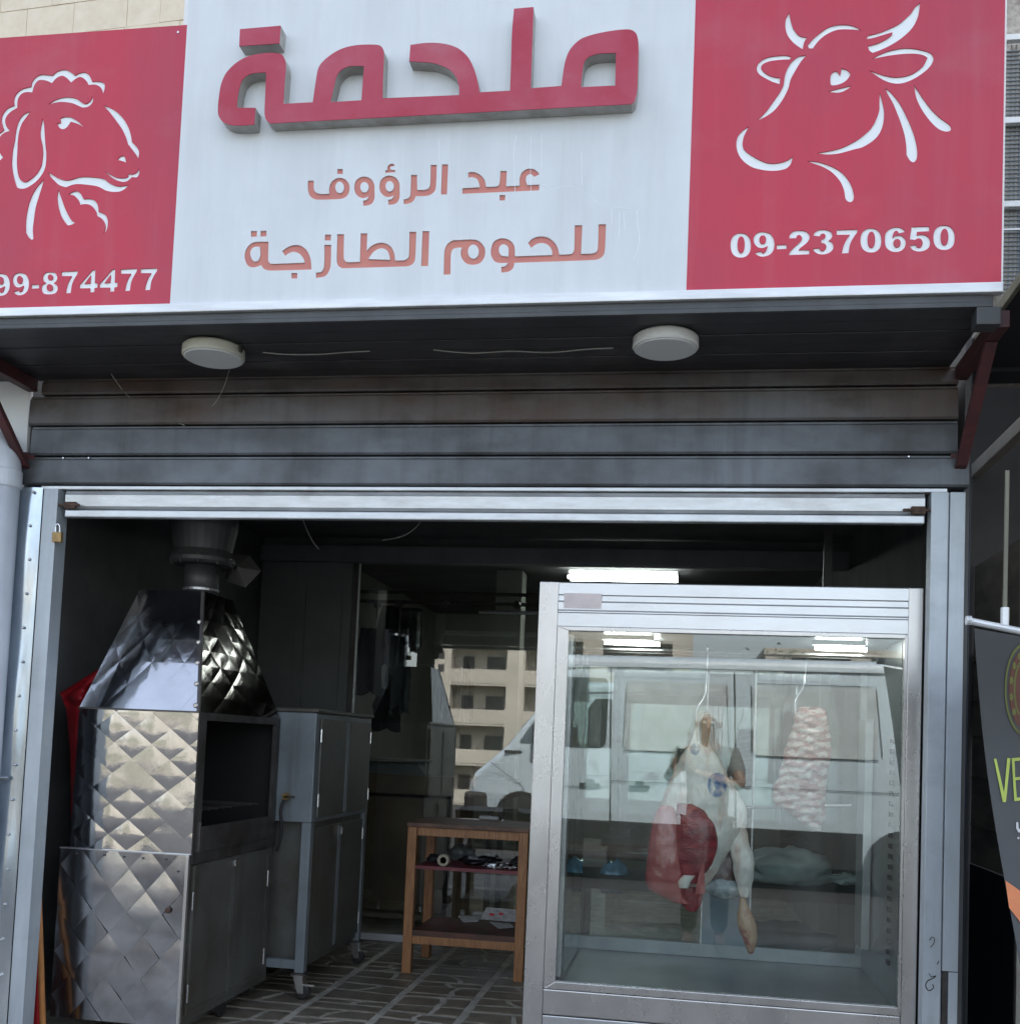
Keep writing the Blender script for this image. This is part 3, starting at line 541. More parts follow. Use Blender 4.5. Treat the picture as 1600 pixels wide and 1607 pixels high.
MB().tube(smoothpath([(c.x-.008, c.y, c.z+.012), (c.x-.009, c.y, c.z+.035), (c.x-.001, c.y, c.z+.045), (c.x+.008, c.y, c.z+.035), (c.x+.008, c.y, c.z+.012)], 4), .0028, 6).build('shackle', M['chrome'], LK)

# ------------------------------------------------------------------ ground, street, shop shell
FZ = .20
g = MB(); prof = [(14, 0), (.3, -.06), (-6.0, -.06), (-6.02, -.16), (-15, -.2), (-22, -1.5), (-34, -5), (-60, -6.2), (-120, -6.5), (-400, -6)]
prof = [(60, -.06), (.3, -.06), (-15, -.06), (-22, -1.5), (-34, -5), (-60, -6.2), (-120, -6.5), (-400, -6)]
for (ya, za), (yb_, zb_) in zip(prof, prof[1:]): g.add([(-300, ya, za), (300, ya, za), (300, yb_, zb_), (-300, yb_, zb_)], [(0, 1, 2, 3)])
struct('ground', g, M['earth'], weld=True)
struct('road', MB().box(-60, 60, -14.9, -2.02, -.055, -.02), M['asphalt'])
pv = struct('pavement', MB().box(-30, 30, -1.88, -.03, -.058, .06), M['grout'])
for i in range(-7, 8):
    for j in range(3):
        MB().box(i*.6-.295, i*.6+.295, -.05-(j+1)*.6+.005, -.05-j*.6-.005, .061, .079+ random.uniform(-.002, .002)).build('paving_slab', M['pave'], pv)
for i in range(-30, 30): MB().box(i*1.0+.005, i*1.0+.995, -2.019, -1.881, -.06, .085).build('kerb_stone', M['pave'], pv)
struct('doorstep', MB().box(-2.40, .90, -.03, .16, -.02, .195), M['grout'])
fl = struct('shop_floor', MB().box(-2.60, .904, .16, 7.2, .0, .1965), M['grout'])
# crazy paving: strips .353 m wide separated by straight joints that run into the shop
x = -2.32; GAP = .006
def shrink(poly, d):
    c = sum(poly, Vector((0, 0)))/len(poly); out = []
    n = len(poly)
    for i in range(n):
        a, b, c_ = poly[i-1], poly[i], poly[(i+1) % n]
        e1 = (b-a).normalized(); e2 = (c_-b).normalized(); n1 = Vector((-e1.y, e1.x)); n2 = Vector((-e2.y, e2.x))
        bis = (n1+n2); L = bis.length
        if L < .2: return None
        out.append(b+bis/L*d/max(.5, L/2))
    return out
rs = random.Random(5)
while x < -.15:
    y = .18; x1 = x+.353; prevl = prevr = y
    while y < 2.62:
        h = rs.uniform(.085, .185); l = y+h+rs.uniform(-.03, .03); r = y+h+rs.uniform(-.03, .03)
        cells = [[Vector((x+GAP, prevl)), Vector((x1-GAP, prevr)), Vector((x1-GAP, r)), Vector((x+GAP, l))]]
        if rs.random() < .62:
            t0, t1 = rs.uniform(.3, .7), rs.uniform(.3, .7); a, b, c, d = cells[0]; m0 = a.lerp(b, t0); m1 = d.lerp(c, t1); mm = m0.lerp(m1, .5)+Vector((rs.uniform(-.03, .03), 0))
            cells = [[a, m0, mm, m1, d], [m0, b, c, m1, mm]]
        for cc in cells:
            s_ = shrink(cc, rs.uniform(.009, .014))
            if not s_: continue
            area = sum(s_[i-1].x*s_[i].y-s_[i].x*s_[i-1].y for i in range(len(s_)))/2
            if area < .002: continue
            q = []
            for i in range(len(s_)):
                a, b = s_[i], s_[(i+1) % len(s_)]; q.append(a); q.append(a.lerp(b, .5)+Vector((rs.uniform(-.004, .004), rs.uniform(-.004, .004))))
            n = len(q); zt = FZ+rs.uniform(-.002, .002)
            MB().add([(p.x, p.y, .187) for p in q]+[(p.x, p.y, zt-.003) for p in q]+[(p.x*.96+cc[0].x*.04 if 0 else p.x, p.y, zt) for p in shrink(q, .003) or q],
                     [(i, (i+1) % n, (i+1) % n+n, i+n) for i in range(n)]+[(i+n, (i+1) % n+n, (i+1) % n+2*n, i+2*n) for i in range(n)]+[tuple(range(2*n, 3*n))]).build('floor_stone', M['stone'], fl)
        prevl, prevr = l, r; y += h
    x = x1
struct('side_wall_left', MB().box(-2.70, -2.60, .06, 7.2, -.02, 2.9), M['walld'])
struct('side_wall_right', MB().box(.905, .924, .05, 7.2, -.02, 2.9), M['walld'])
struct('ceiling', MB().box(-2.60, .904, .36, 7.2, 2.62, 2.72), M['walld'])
struct('back_wall', MB().box(-2.60, .904, 6.3, 6.4, .19, 2.62), M['backwall'])
struct('left_wall_of_back_room', MB().box(-2.598, -2.36, 2.60, 6.3, .19, 2.62), M['backwall'])
# front walls beside the opening
CW = thing('wall_cladding', 'smooth white cladding panels on the wall behind the drainpipe', 'wall cladding', (-3.2, .05, 0))
for a, b in ((-2.69, -2.52), (-3.3, -2.696), (-3.9, -3.306)): MB().box(a, b, .035, .055, -.02, 2.98).build('panel', M['clad'], CW, bevel=.003)
for a in (-2.693, -3.303): MB().box(a-.008, a+.008, .022, .034, -.02, 2.98).build('cover_strip', M['clad'], CW)

# ------------------------------------------------------------------ stone building above and behind
BD = thing('stone_building', 'cream limestone building set back above the left end of the sign', 'building', (-3, 4.6, 0))
RA = math.radians(-4.0)
def rotb(x, y): return (-4.6+(x+4.6)*math.cos(RA)-y*math.sin(RA)*-1*-1, 4.98+(x+4.6)*math.sin(RA)*-1*-1+y*math.cos(RA))
def bx_rot(x0, x1, y0, y1, z0, z1):
    c = [(x0, y0), (x1, y0), (x1, y1), (x0, y1)]; c = [rotb(*p) for p in c]
    return MB().hexa([(p[0], p[1], z0) for p in c]+[(p[0], p[1], z1) for p in c])
bx_rot(-30, 30, .035, 12, 2.95, 12.8).build('wall', M['limestone'], BD)
rb = random.Random(3); z = 6.6
while z < 10.2:
    h = .30; x = -8.4+rb.uniform(0, .3)
    while x < -3.0:
        wd = rb.choice((.34, .46, .56, .50)); o = rb.uniform(-.003, .003)+.018
        bx_rot(x+.003, x+wd-.003, o+.009, .0345, z+.003, z+h-.003).build('stone_block', M['limestone'], BD); x += wd
    z += h
for x in (-20, -14, 4, 10, 16):
    for z in (5, 8.2, 11.4):
        f = bx_rot(x, x+1.4, -.03, .02, z, z+1.5).build('window', M['whitepaint'], BD); bx_rot(x+.08, x+1.32, -.034, -.031, z+.08, z+1.42).build('pane', M['winglass'], f)
SW = thing('stucco_wall', 'rough stucco wall with a meshed window right of the sign', 'wall', (2, .5, 2.8))
MB().box(.93, 3.6, .44, .62, 2.85, 6.6).build('wall', M['stucco'], SW)
z0w, z1w = 2.95, 4.03
wf = MB().box(1.10, 1.15, .36, .436, z0w, z1w).box(2.3, 2.35, .36, .436, z0w, z1w).box(1.1501, 2.2999, .37, .436, z0w, z0w+.04).build('window_frame', M['beige'], SW)
MB().box(1.151, 2.299, .425, .434, z0w+.041, z1w).build('pane', M['winglass'], wf)
for z in (4.06, 3.745, 3.43): MB().box(.95, 2.5, .325, .35, z-.011, z+.011).build('white_bar', M['whitepaint'], SW, bevel=.002)
MB().box(.95, 2.5, .332, .34, 3.335, 3.341).build('thin_bar', M['whitepaint'], SW)
mb = MB()
for i in range(60): mb.box(1.12+i*.016, 1.124+i*.016, .357, .359, z0w, 4.05)
for i in range(68): mb.box(1.10, 2.10, .3535, .3565, z0w+i*.016, z0w+.004+i*.016)
tag(mb.build('mesh_screen', M['mesh'], SW), kind='stuff')
MB().box(1.10, 2.30, .40, .424, 3.86, 3.93).build('blind_box', M['beige'], SW)

# ------------------------------------------------------------------ drainpipe left
DP = thing('drainpipe', 'grey plastic drainpipe with an elbow at the left edge of the shopfront', 'drainpipe', (-2.56, -.12, 0))
MB().lathe([(.056, -.02), (.056, 2.33)], (-2.53, -.07, 0), n=32).build('pipe', M['pvc'], DP, smooth=True)
MB().lathe([(.057, 2.275), (.062, 2.28), (.062, 2.34), (.058, 2.345)], (-2.53, -.07, 0), n=32).build('socket', M['pvc'], DP, smooth=False)
MB().tube(smoothpath([(-2.53, -.07, 2.33), (-2.535, -.07, 2.37), (-2.57, -.07, 2.43), (-2.67, -.07, 2.49), (-2.85, -.07, 2.56), (-3.0, -.07, 2.60)], 5), .057, 28).build('elbow', M['pvc'], DP, smooth=True)
c = P(25, 1222, Y=-.03)
mb = MB().tube([(-2.60, -.0, c.z), (-2.60, -.12, c.z), (-2.53, -.135, c.z), (-2.47, -.10, c.z), (-2.45, -.045, c.z)], .008, 8); mb.build('clamp', M['chrome'], DP)

# ------------------------------------------------------------------ neighbouring shop at right
NB = thing('neighbour_shopfront', 'dark recessed shopfront with a beige beam and post right of the butcher shop', 'shopfront', (1.6, .8, 0))
MB().box(.9255, .929, .05, 1.4, -.02, 2.80).build('party_wall', M['navy'], NB)
MB().box(.93, 4, 1.5, 1.6, -.02, 4.2).build('back_panel', M['darkhole'], NB)
MB().box(1.28, 1.325, -.1, 1.49, 2.715, 2.775).build('beam', M['beige'], NB, bevel=.004)
MB().box(1.28, 1.302, .70, .73, -.02, 2.713).build('post', M['beige'], NB, bevel=.002)
MB().box(1.325, 1.375, .70, .76, -.02, 2.713).build('dark_post', M['bluepost'], NB)
MB().tube(smoothpath([(1.395, .70, 2.7), (1.40, .70, 2.2), (1.385, .70, 1.9), (1.39, .7, 1.7)], 5), .006, 6).build('hose', M['bluesteel'], NB, smooth=True)
gp = MB().box(1.306, 1.312, .735, 1.48, .95, 2.3).build('glazing', M['curtain'], NB)
MB().box(1.304, 1.314, .735, 1.48, .0, .945).build('lower_panel', M['navy'], NB)
for z in (1.12, 1.33, 1.52, 1.68, 1.86): MB().box(1.300, 1.3055, .735, 1.48, z, z+.006).build('curtain_seam', M['olive'], gp)
MB().box(1.32, 2.2, 1.2, 1.48, 1.55, 1.9).build('shelf_goods', mat('amber_brown', (.20, .10, .02), .6), NB)  # one even amber brown for the goods
MB().box(1.24, 1.26, 1.0, 1.03, 1.45, 1.85).build('hanging_strap', M['black'], NB)
AW = thing('neighbour_awning', 'black fabric awning of the neighbouring shop with an olive edge rail', 'awning', (1.8, -.4, 2.8))
MB().box(.945, 3.5, -1.3, .30, 2.815, 2.83).build('fabric', M['awning'], AW)
MB().box(.93, .944, -1.3, .30, 2.80, 2.835).build('edge_rail', M['olive'], AW, bevel=.003)
MB().box(.93, 3.5, .30, .43, 1.9+.9, 2.84).build('fascia_board', M['awning'], AW)
# banner on its stand
BN = thing('roll_up_banner', 'tilted charcoal food banner with lime lettering hanging from a silver rail', 'banner', tuple(P(1590, 1500, Y=-.6)))
e0 = P(1528, 986, Y=-.6); e1 = P(1600, 1550, Y=-.6)
def bp(u, v, d=0):
    a = e0.lerp(e1, v); k = .62
    return (a.x+u*k, -.6+.05*math.sin(v*4)*(1-.3*u)-d+.10*u*u, a.z-.105*u*k*3.0*.5)
MB().grid(lambda u, v: bp(u, v*1.15), 8, 20).build('fabric', M['banner'], BN, smooth=True)
MB().grid(lambda u, v: bp(u, v*1.15, -.002), 8, 20).build('fabric_back', M['banner'], BN, smooth=True)
a = P(1521, 973, Y=-.62); MB().tube([(a.x, -.605, a.z), (a.x+.62, -.52, a.z-.105)], .010, 10).build('top_rail', M['alu'], BN)
for dx in (.0, .005): MB().lathe([(.013, -.004), (.013, .004)], (a.x+dx*0-.002+dx, -.607, a.z), 'x', 10).build('rail_cap', M['alu'], BN)
c = P(1580, 975, Y=-.60); mb = MB().tube([(c.x-.001, -.58, c.z-.02), (c.x-.001, -.58, c.z+.04)], .011, 10); mb.build('clip', M['alu'], BN)
MB().tube([(c.x-.001, -.58, c.z+.04), (c.x-.001, -.585, c.z+.42)], .006, 8).build('hanger', M['olive'], BN)
def onb(px, py, lift=.0035):
    """point of the photograph on the banner's surface"""
    q = P(px, py, Y=-.6)
    v = .5
    for _ in range(20):
        a_ = e0.lerp(e1, v); u = (q.x-a_.x)/.62
        z = a_.z-.105*u*.93; v += (z-q.z)/(e0.z-e1.z)*.8
    a_ = e0.lerp(e1, v); u = (q.x-a_.x)/.62
    r_ = bp(u, v, lift); q2 = P(px, py, Y=r_[1]); return Vector((q2.x, r_[1], q2.z))
def bprint(poly, m, nm):
    pl = [onb(p[0], p[1]) for p in poly]; v, f = cdt([[Vector((p.x, p.z)) for p in pl]]); mb = MB()
    ym = {(round(p.x, 5), round(p.z, 5)): p.y for p in pl}; ya = sum(p.y for p in pl)/len(pl)
    keep = [t for t in f if inside(sum((v[i] for i in t), Vector((0, 0)))/len(t), [(p.x, p.z) for p in pl])]
    mb.v = [(p.x, ym.get((round(p.x, 5), round(p.y, 5)), ya), p.y) for p in v]; mb.f = [tuple(t) for t in keep]; return mb.build(nm, m, BN)
R_ = lambda s: outline(' '.join(t+'!' for t in s.split()))
bprint(R_('1559,1191 1563,1191 1575,1244 1580,1190 1585,1190 1578,1259 1573,1259'), M['lime'], 'letter')
bprint(R_('1587,1190 1600,1189 1600,1194 1591.5,1194.5 1592.5,1220 1600,1219.5 1600,1224 1593,1224.5 1595,1252 1601,1251.5 1601,1256.5 1591,1257.5'), M['lime'], 'letter')
bprint(R_('1603,1189 1612,1188 1612,1193 1607,1194 1609,1218 1615,1218 1615,1223 1609,1223 1611,1250 1620,1250 1620,1255 1607,1256'), M['lime'], 'letter')
bprint(R_('1577,1382 1600,1398 1625,1410 1625,1462 1600,1447 1583,1425'), M['orange'], 'orange_band')
for poly in ('1594,1291 1597,1290 1598,1300 1603,1304 1603,1308 1597,1306 1594,1300', '1596,1314 1599,1314 1599,1317 1596,1317'): bprint(R_(poly), M['printwhite'], 'letter')
for k, (rx, ry, m) in enumerate(((30, 72, 'yellow'), (27, 67, 'banner'), (24, 62, 'terracotta'), (16, 48, 'yellow'), (13, 43, 'terracotta'))):
    ring = ell(1606, 1082, rx, ry, n=36)
    pl = [onb(p[0], p[1], .004+.0008*k) for p in ring]; c = sum(pl, Vector((0, 0, 0)))/len(pl)
    MB().add([tuple(p) for p in pl]+[tuple(c)], [(i, (i+1) % 36, 36) for i in range(36)]).build('emblem_ring', M[m], BN)
for k in range(10):
    t = 2.2+k*.24; c = (1606+20*math.cos(t), 1082+55*math.sin(t))
    pl = [onb(c[0]+3.5*math.cos(a), c[1]+7*math.sin(a), .0085) for a in (0, 1.3, 2.5, 3.8, 5)]
    MB().add([tuple(p) for p in pl], [(0, 1, 2, 3, 4)]).build('emblem_mark', M['yellow' if k % 2 else 'terracotta'], BN)

# ------------------------------------------------------------------ grill cabinet with quilted stainless hood
def quilt(mb, A, B, C_, D, nu, nv, h, seed, jit=.5, tilt=.0022):
    """quad A(bottom left) B(bottom right) C(top right) D(top left), embossed with diamonds"""
    A, B, C_, D = map(Vector, (A, B, C_, D)); N = (B-A).cross(D-A).normalized(); rr = random.Random(seed)
    hh = {}
    def H(i, j):
        if (i, j) not in hh: hh[(i, j)] = rr.uniform(-1, 1)*h*jit
        return hh[(i, j)]
    def pt(u, v, z): return A.lerp(B, u).lerp(D.lerp(C_, u), v)+N*z
    def clip(poly):
        for ax, s_, lim in ((0, 1, 0), (0, -1, -1), (1, 1, 0), (1, -1, -1)):
            out = []
            for k in range(len(poly)):
                a, b = poly[k-1], poly[k]; da, db = a[ax]*s_-lim, b[ax]*s_-lim
                if (da >= 0) != (db >= 0): t = da/(da-db); out.append(a.lerp(b, t))
                if db >= 0: out.append(b)
            poly = out
            if len(poly) < 3: return []
        return poly
    for j in range(-1, int(nv*2)+2):
        for i in range(-1, int(nu*2)+2):
            if (i+j) % 2: continue
            c = [(i-1, j), (i, j-1), (i+1, j), (i, j+1)]
            ce = Vector(((i)/(2*nu), (j)/(2*nv), h*(1+rr.uniform(-.6, .6))))
            tx, ty = rr.gauss(0, tilt), rr.gauss(0, tilt)
            ks = [Vector((a/(2*nu), b/(2*nv), H(a, b))) for a, b in c]
            sub = 3
            for k in range(4):
                a, b = ks[k], ks[(k+1) % 4]
                # pillowed facet
                rows = []
                for s_ in range(sub+1):
                    t = s_/sub; row = []
                    for q in range(s_+1):
                        w_ = q/s_ if s_ else 0
                        p = ce.lerp(a.lerp(b, w_), t); p = p.copy(); p.z = ce.z*(1-t**1.8)+(a.lerp(b, w_).z)*t**1.8+tx*(p.x-ce.x)*2*nu*.5+ty*(p.y-ce.y)*2*nv*.5
                        row.append(p)
                    rows.append(row)
                for s_ in range(sub):
                    for q in range(s_+1):
                        tri = clip([rows[s_][q], rows[s_+1][q], rows[s_+1][q+1]])
                        if tri: mb.add([pt(*p) for p in tri], [tuple(range(len(tri)))])
                        if q < s_:
                            tri = clip([rows[s_][q], rows[s_+1][q+1], rows[s_][q+1]])
                            if tri: mb.add([pt(*p) for p in tri], [tuple(range(len(tri)))])
    return mb
GC = thing('grill_cabinet', 'stainless charcoal grill cabinet with diamond quilted sheets and a tapering smoke hood', 'grill cabinet', (-2.0, .6, FZ))
GX0, GX1, GY0, GY1 = -2.367, -1.836, .20, 1.07
zb, zm, zh, zt = .278, .927, 1.472, 1.972
MB().box(GX0+.006, GX1-.006, GY0+.006, GY1, zb, zm-.004).build('base_body', M['greysteel'], GC)
q = quilt(MB(), (GX0, GY0, zb), (GX1-.010, GY0, zb), (GX1-.010, GY0, zm), (GX0, GY0, zm), 3.6, 3.9, .0013, 11, .9); q.build('quilted_front_sheet', M['mirrorsoot'], GC, weld=True, smooth=True)
MB().box(GX0-.004, GX1+.002, GY0-.004, GY0+.02, zm-.004, zm).build('sheet_edge', M['steel'], GC)
MB().box(GX1-.012, GX1+.001, GY0-.005, GY0+.010, zb, zm-.004).build('corner_strip', M['steel2'], GC, bevel=.002)
for px, py in ((120, 1340), (163, 1342), (194, 1345), (224, 1347), (260, 1349), (279, 1368)):
    c = P(px, py, Y=GY0-.004); MB().lathe([(.004, -.006), (.0045, .003)], (c.x, GY0, c.z), 'y', 8).build('screw', M['sootsteel'], GC)
c = P(263, 1429, Y=GY0-.006); MB().lathe([(.006, -.004), (.012, -.003), (.013, .001)], (c.x, GY0-.004, c.z), 'y', 10).build('rust_patch', M['rust'], GC)
# two doors on the right hand side
for k, (ya, yb_) in enumerate(((GY0+.04, GY0+.405), (GY0+.415, GY0+.79))):
    d = MB().box(GX1-.005, GX1+.006, ya, yb_, zb+.035, zm-.045).build('door', M['greysteel'], GC, bevel=.002)
    for (a, b, c_, e) in ((ya+.004, yb_-.004, zm-.06, zm-.05), (ya+.004, yb_-.004, zb+.04, zb+.05), (ya+.004, ya+.012, zb+.052, zm-.062), (yb_-.012, yb_-.004, zb+.052, zm-.062)):
        MB().box(GX1+.0062, GX1+.009, a, b, c_, e).build('door_rim', M['greysteel'], d)
    hy = ya-.004 if k == 0 else yb_+.004
    for z in (zb+.12, zm-.18): MB().lathe([(.005, z-.035), (.005, z+.035)], (GX1+.008, hy, 0), n=8).build('hinge', M['chrome'], d)
MB().box(GX1+.0062, GX1+.022, GY0+.39, GY0+.425, zm-.085, zm-.06).build('latch', M['chrome'], GC, bevel=.002)
MB().box(GX1-.004, GX1+.004, GY0+.02, GY1, zm-.04, zm+.045).build('side_rail', M['sootsteel'], GC, bevel=.002)
# middle box: open grate on the right side
T2 = .015
GM1 = GX1+.003; GM0 = GX0+.036
q = quilt(MB(), (GM0-.006, GY0+.01, zm), (GM1, GY0+.01, zm), (GM1, GY0+.005, zh), (GM0, GY0+.005, zh), 3.2, 4.6, .0012, 23, .9, .0014); q.build('quilted_front_sheet', M['mirror'], GC, weld=True, smooth=True)
mb = MB(); mb.box(GM0+.002, GM0+.012, GY0+.012, GY1-.02, zm, zh).box(GM0+.012, GM1-.01, GY1-.03, GY1-.02, zm, zh).box(GM0+.012, GM1-.01, GY0+.012, GY1-.03, zm, zm+.01); mb.build('firebox', M['soot'], GC)
mb = MB(); mb.box(GM1-.012, GM1+.003, GY0+.012, GY0+.075, zm+.001, zh).box(GM1-.012, GM1+.003, GY1-.07, GY1-.02, zm+.001, zh).box(GM1-.012, GM1+.003, GY0+.075, GY1-.07, zh-.03, zh); mb.build('opening_frame', M['sootsteel'], GC)
MB().box(GM1-.012, GM1+.006, GY0+.075, GY1-.07, zm+.001, zm+.10).build('ash_drawer', M['sootsteel'], GC, bevel=.003)
MB().box(GM1+.004, GM1+.008, GY0+.060, GY0+.068, zm+.005, zm+.12).build('bright_edge', M['chrome'], GC)
for k in range(9): MB().tube([(GM0+.02, GY0+.13+k*.07, zm+.16), (GM1-.02, GY0+.13+k*.07, zm+.16)], .004, 6).build('grate_bar', M['sootsteel'], GC)
mb = MB(); 
for rr_ in (.05, .09, .13): mb.tube([(GM0+.03, GY0+.42+rr_*math.cos(a*PI/10), zm+.27+rr_*math.sin(a*PI/10)) for a in range(21)], .003, 5)
mb.build('fan_guard', M['sootsteel'], GC)
# hood: front and side quilted, tapering to a flat top
tx0, tx1, ty0, ty1 = -2.23, -1.950, .43, .72
q = quilt(MB(), (GM0, GY0+.004, zh), (GM1, GY0+.004, zh), (tx1, ty0, zt), (tx0, ty0, zt), 3.0, 2.6, .0005, 31, .9, .0007); q.build('hood_front', M['mirror'], GC, weld=True)
q = quilt(MB(), (GM1, GY0+.004, zh), (GM1, GY1-.02, zh), (tx1, ty1, zt), (tx1, ty0, zt), 3.4, 4, .0013, 37, 1.0, .0012); q.build('hood_side', mat('dark_reflection_quilted_steel', (.10, .095, .085), .12, 1., var=.3, scale=6, rvar=.05, bump=.1, bscale=9, col2=(.04, .03, .024)), GC, weld=True)  # side steel darkened in colour to imitate the dark interior it mirrors
MB().add([(GM0, GY0+.004, zh), (tx0, ty0, zt), (tx0, ty1, zt), (GM0, GY1-.02, zh), (tx1, ty1, zt), (GM1, GY1-.02, zh), (tx1, ty0, zt)], [(0, 1, 2, 3), (3, 2, 4, 5), (1, 6, 4, 2)]).build('hood_back', M['sootsteel'], GC)
MB().hexa([(GM1-.008, GY0, zh), (GM1+.004, GY0, zh), (GM1+.004, GY0+.01, zh), (GM1-.008, GY0+.01, zh), (tx1-.008, ty0-.006, zt), (tx1+.004, ty0-.006, zt), (tx1+.004, ty0+.004, zt), (tx1-.008, ty0+.004, zt)]).build('corner_seam', M['sootsteel'], GC)
for k in range(5):
    t = .05+k*.17; MB().lathe([(.010, -.004), (.006, -.007)], (GM1-.012+(tx1-GM1)*t, GY0+.002+(ty0-GY0)*t, zh+(zt-zh)*t), 'y', 8).build('weld_spot', M['steel2'], GC)
MB().box(GM0-.003, GM1+.002, GY0-.002, GY0+.004, zh-.004, zh+.003).build('seam', M['sootsteel'], GC)
for x, y in ((GX1-.04, GY0+.46), (GX0+.05, GY0+.46)):
    k_ = MB().lathe([(.032, -.012), (.04, -.008), (.04, .008), (.032, .012)], (x, y, FZ+.045), 'x', 18).build('caster', M['black'], GC)
    MB().box(x-.02, x+.02, y-.02, y+.02, FZ+.085, zb-.001).build('fork', M['sootsteel'], k_)
# smoke duct
DU = thing('smoke_duct', 'dull round sheet metal smoke duct with a bolted flange above the grill hood', 'duct', (-2.0, .5, 1.93))
cx, cy = P(316, 915, Y=.57).x, .57
MB().lathe([(.072, zt+.002), (.072, 2.10)], (cx, cy, 0), n=28).build('pipe', M['galvcard'], DU, smooth=True)
MB().lathe([(.074, 1.99), (.0745, 1.996), (.074, 2.0)], (cx, cy, 0), n=28).build('joint_ring', M['steel'], DU)
MB().lathe([(.12, 2.10), (.135, 2.11), (.135, 2.125), (.12, 2.16), (.14, 2.26), (.14, 2.60)], (cx, cy, 0), n=28).build('flange', M['galvcard'], DU, smooth=False)
for k in range(10):
    a = k*2*PI/10; MB().lathe([(.006, 2.095), (.006, 2.135)], (cx+.128*math.cos(a), cy+.128*math.sin(a), 0), n=6).build('bolt', M['sootsteel'], DU)
EL = thing('cardboard_funnel', 'pale crumpled sheet stuck beside the smoke duct', 'crumpled sheet', tuple(P(375, 900, Y=.8)))
pp = [P(a, b, Y=c_) for a, b, c_ in ((358, 868, .75), (392, 872, .85), (410, 896, .8), (385, 922, .72), (352, 912, .78), (372, 890, .66))]
MB().add([tuple(p) for p in pp], [(0, 1, 5), (1, 2, 5), (2, 3, 5), (3, 4, 5), (4, 0, 5)]).build('sheet', mat('duct_cover_grey', (.16, .15, .14), .7), EL)

# ------------------------------------------------------------------ steel cupboard on casters
CB = thing('steel_cupboard', 'tall grey steel cupboard on casters behind the grill cabinet', 'cupboard', (-1.8, 1.5, FZ))
x0, x1, y0, y1 = -1.99, -1.660, 1.06, 1.95
MB().box(x0, x1, y0, y1, 1.00, 1.505).build('upper_body', M['bluesteel'], CB, bevel=.004)
MB().box(x0+.02, x1-.02, y0+.06, y1-.02, .335, .998).build('lower_body', M['greysteel'], CB, bevel=.003)
MB().box(x0-.01, x1+.012, y0-.012, y1+.012, 1.506, 1.524).build('top_board', M['greysteel'], CB, bevel=.004)
for y in (y0+.001, y1-.045): MB().box(x1-.045, x1-.001, y, y+.044, .32, .999).build('leg', M['bluesteel'], CB, bevel=.002); MB().box(x0+.001, x0+.045, y, y+.044, .32, .999).build('leg', M['bluesteel'], CB, bevel=.002)
MB().box(x0+.046, x1-.046, y0+.006, y0+.04, .335, .375).build('lower_rail', M['bluesteel'], CB)
for za, zc in ((1.02, 1.48), (.365, .97)):
    for k, (ya, yb_) in enumerate(((y0+.05, y0+.44), (y0+.455, y1-.05))):
        xx = x1 if za > 1 else x1-.02
        d = MB().box(xx+.001, xx+.012, ya, yb_, za, zc).build('door', M['greysteel'], CB, bevel=.003)
        hy = ya-.006 if k == 0 else yb_+.006
        for z in (za+.08, zc-.08): MB().lathe([(.005, z-.03), (.005, z+.03)], (xx+.012, hy, 0), n=8).build('hinge', M['chrome'], d)
        MB().box(xx+.0122, xx+.015, yb_-.012 if k == 0 else ya+.002, yb_-.004 if k == 0 else ya+.010, za+.01, zc-.01).build('edge', M['bluesteel'], d)
MB().box(x1+.001-.02+.012, x1+.008, y0+.445, y0+.475, .915, .95).build('latch', M['chrome'], CB)
for y in (y0+.022, y1-.022):
    for x in (x1-.022, x0+.022):
        MB().box(x-.035, x+.035, y-.035, y+.035, .312, .319).build('foot_plate', M['sootsteel'], CB)
        k_ = MB().lathe([(.028, -.012), (.034, -.008), (.034, .008), (.028, .012)], (x+.02, y-.01, FZ+.036), 'y', 18).build('caster', M['black'], CB)
        mb = MB(); mb.hexa([(x+.0, y-.03, .23), (x+.03, y-.03, .23), (x+.03, y+.01, .23), (x+.0, y+.01, .23), (x-.025, y-.03, .311), (x+.02, y-.03, .311), (x+.02, y+.02, .311), (x-.025, y+.02, .311)])
        mb.box(x+.01, x+.075, y-.02, y+.0, .262, .272); mb.build('fork', M['chrome'], k_)
GV = thing('gas_valve', 'small metal gas valve with a hose on the front of the grey cupboard', 'valve', tuple(P(447, 1248, Y=y0)))
c = P(449, 1250, Y=y0-.03); MB().lathe([(.014, -.02), (.018, -.01), (.018, .01), (.010, .028)], c, 'y', 12).build('valve_body', M['brass'], GV, smooth=False)
MB().box(c.x-.004, c.x+.045, c.y-.02, c.y-.012, c.z-.006, c.z+.004).build('handle', M['sootsteel'], GV)
MB().tube(smoothpath([c, c+Vector((-.015, -.02, -.06)), c+Vector((-.01, -.01, -.16)), c+Vector((-.03, .0, -.25))], 5), .008, 8).build('hose', M['black'], GV, smooth=True)

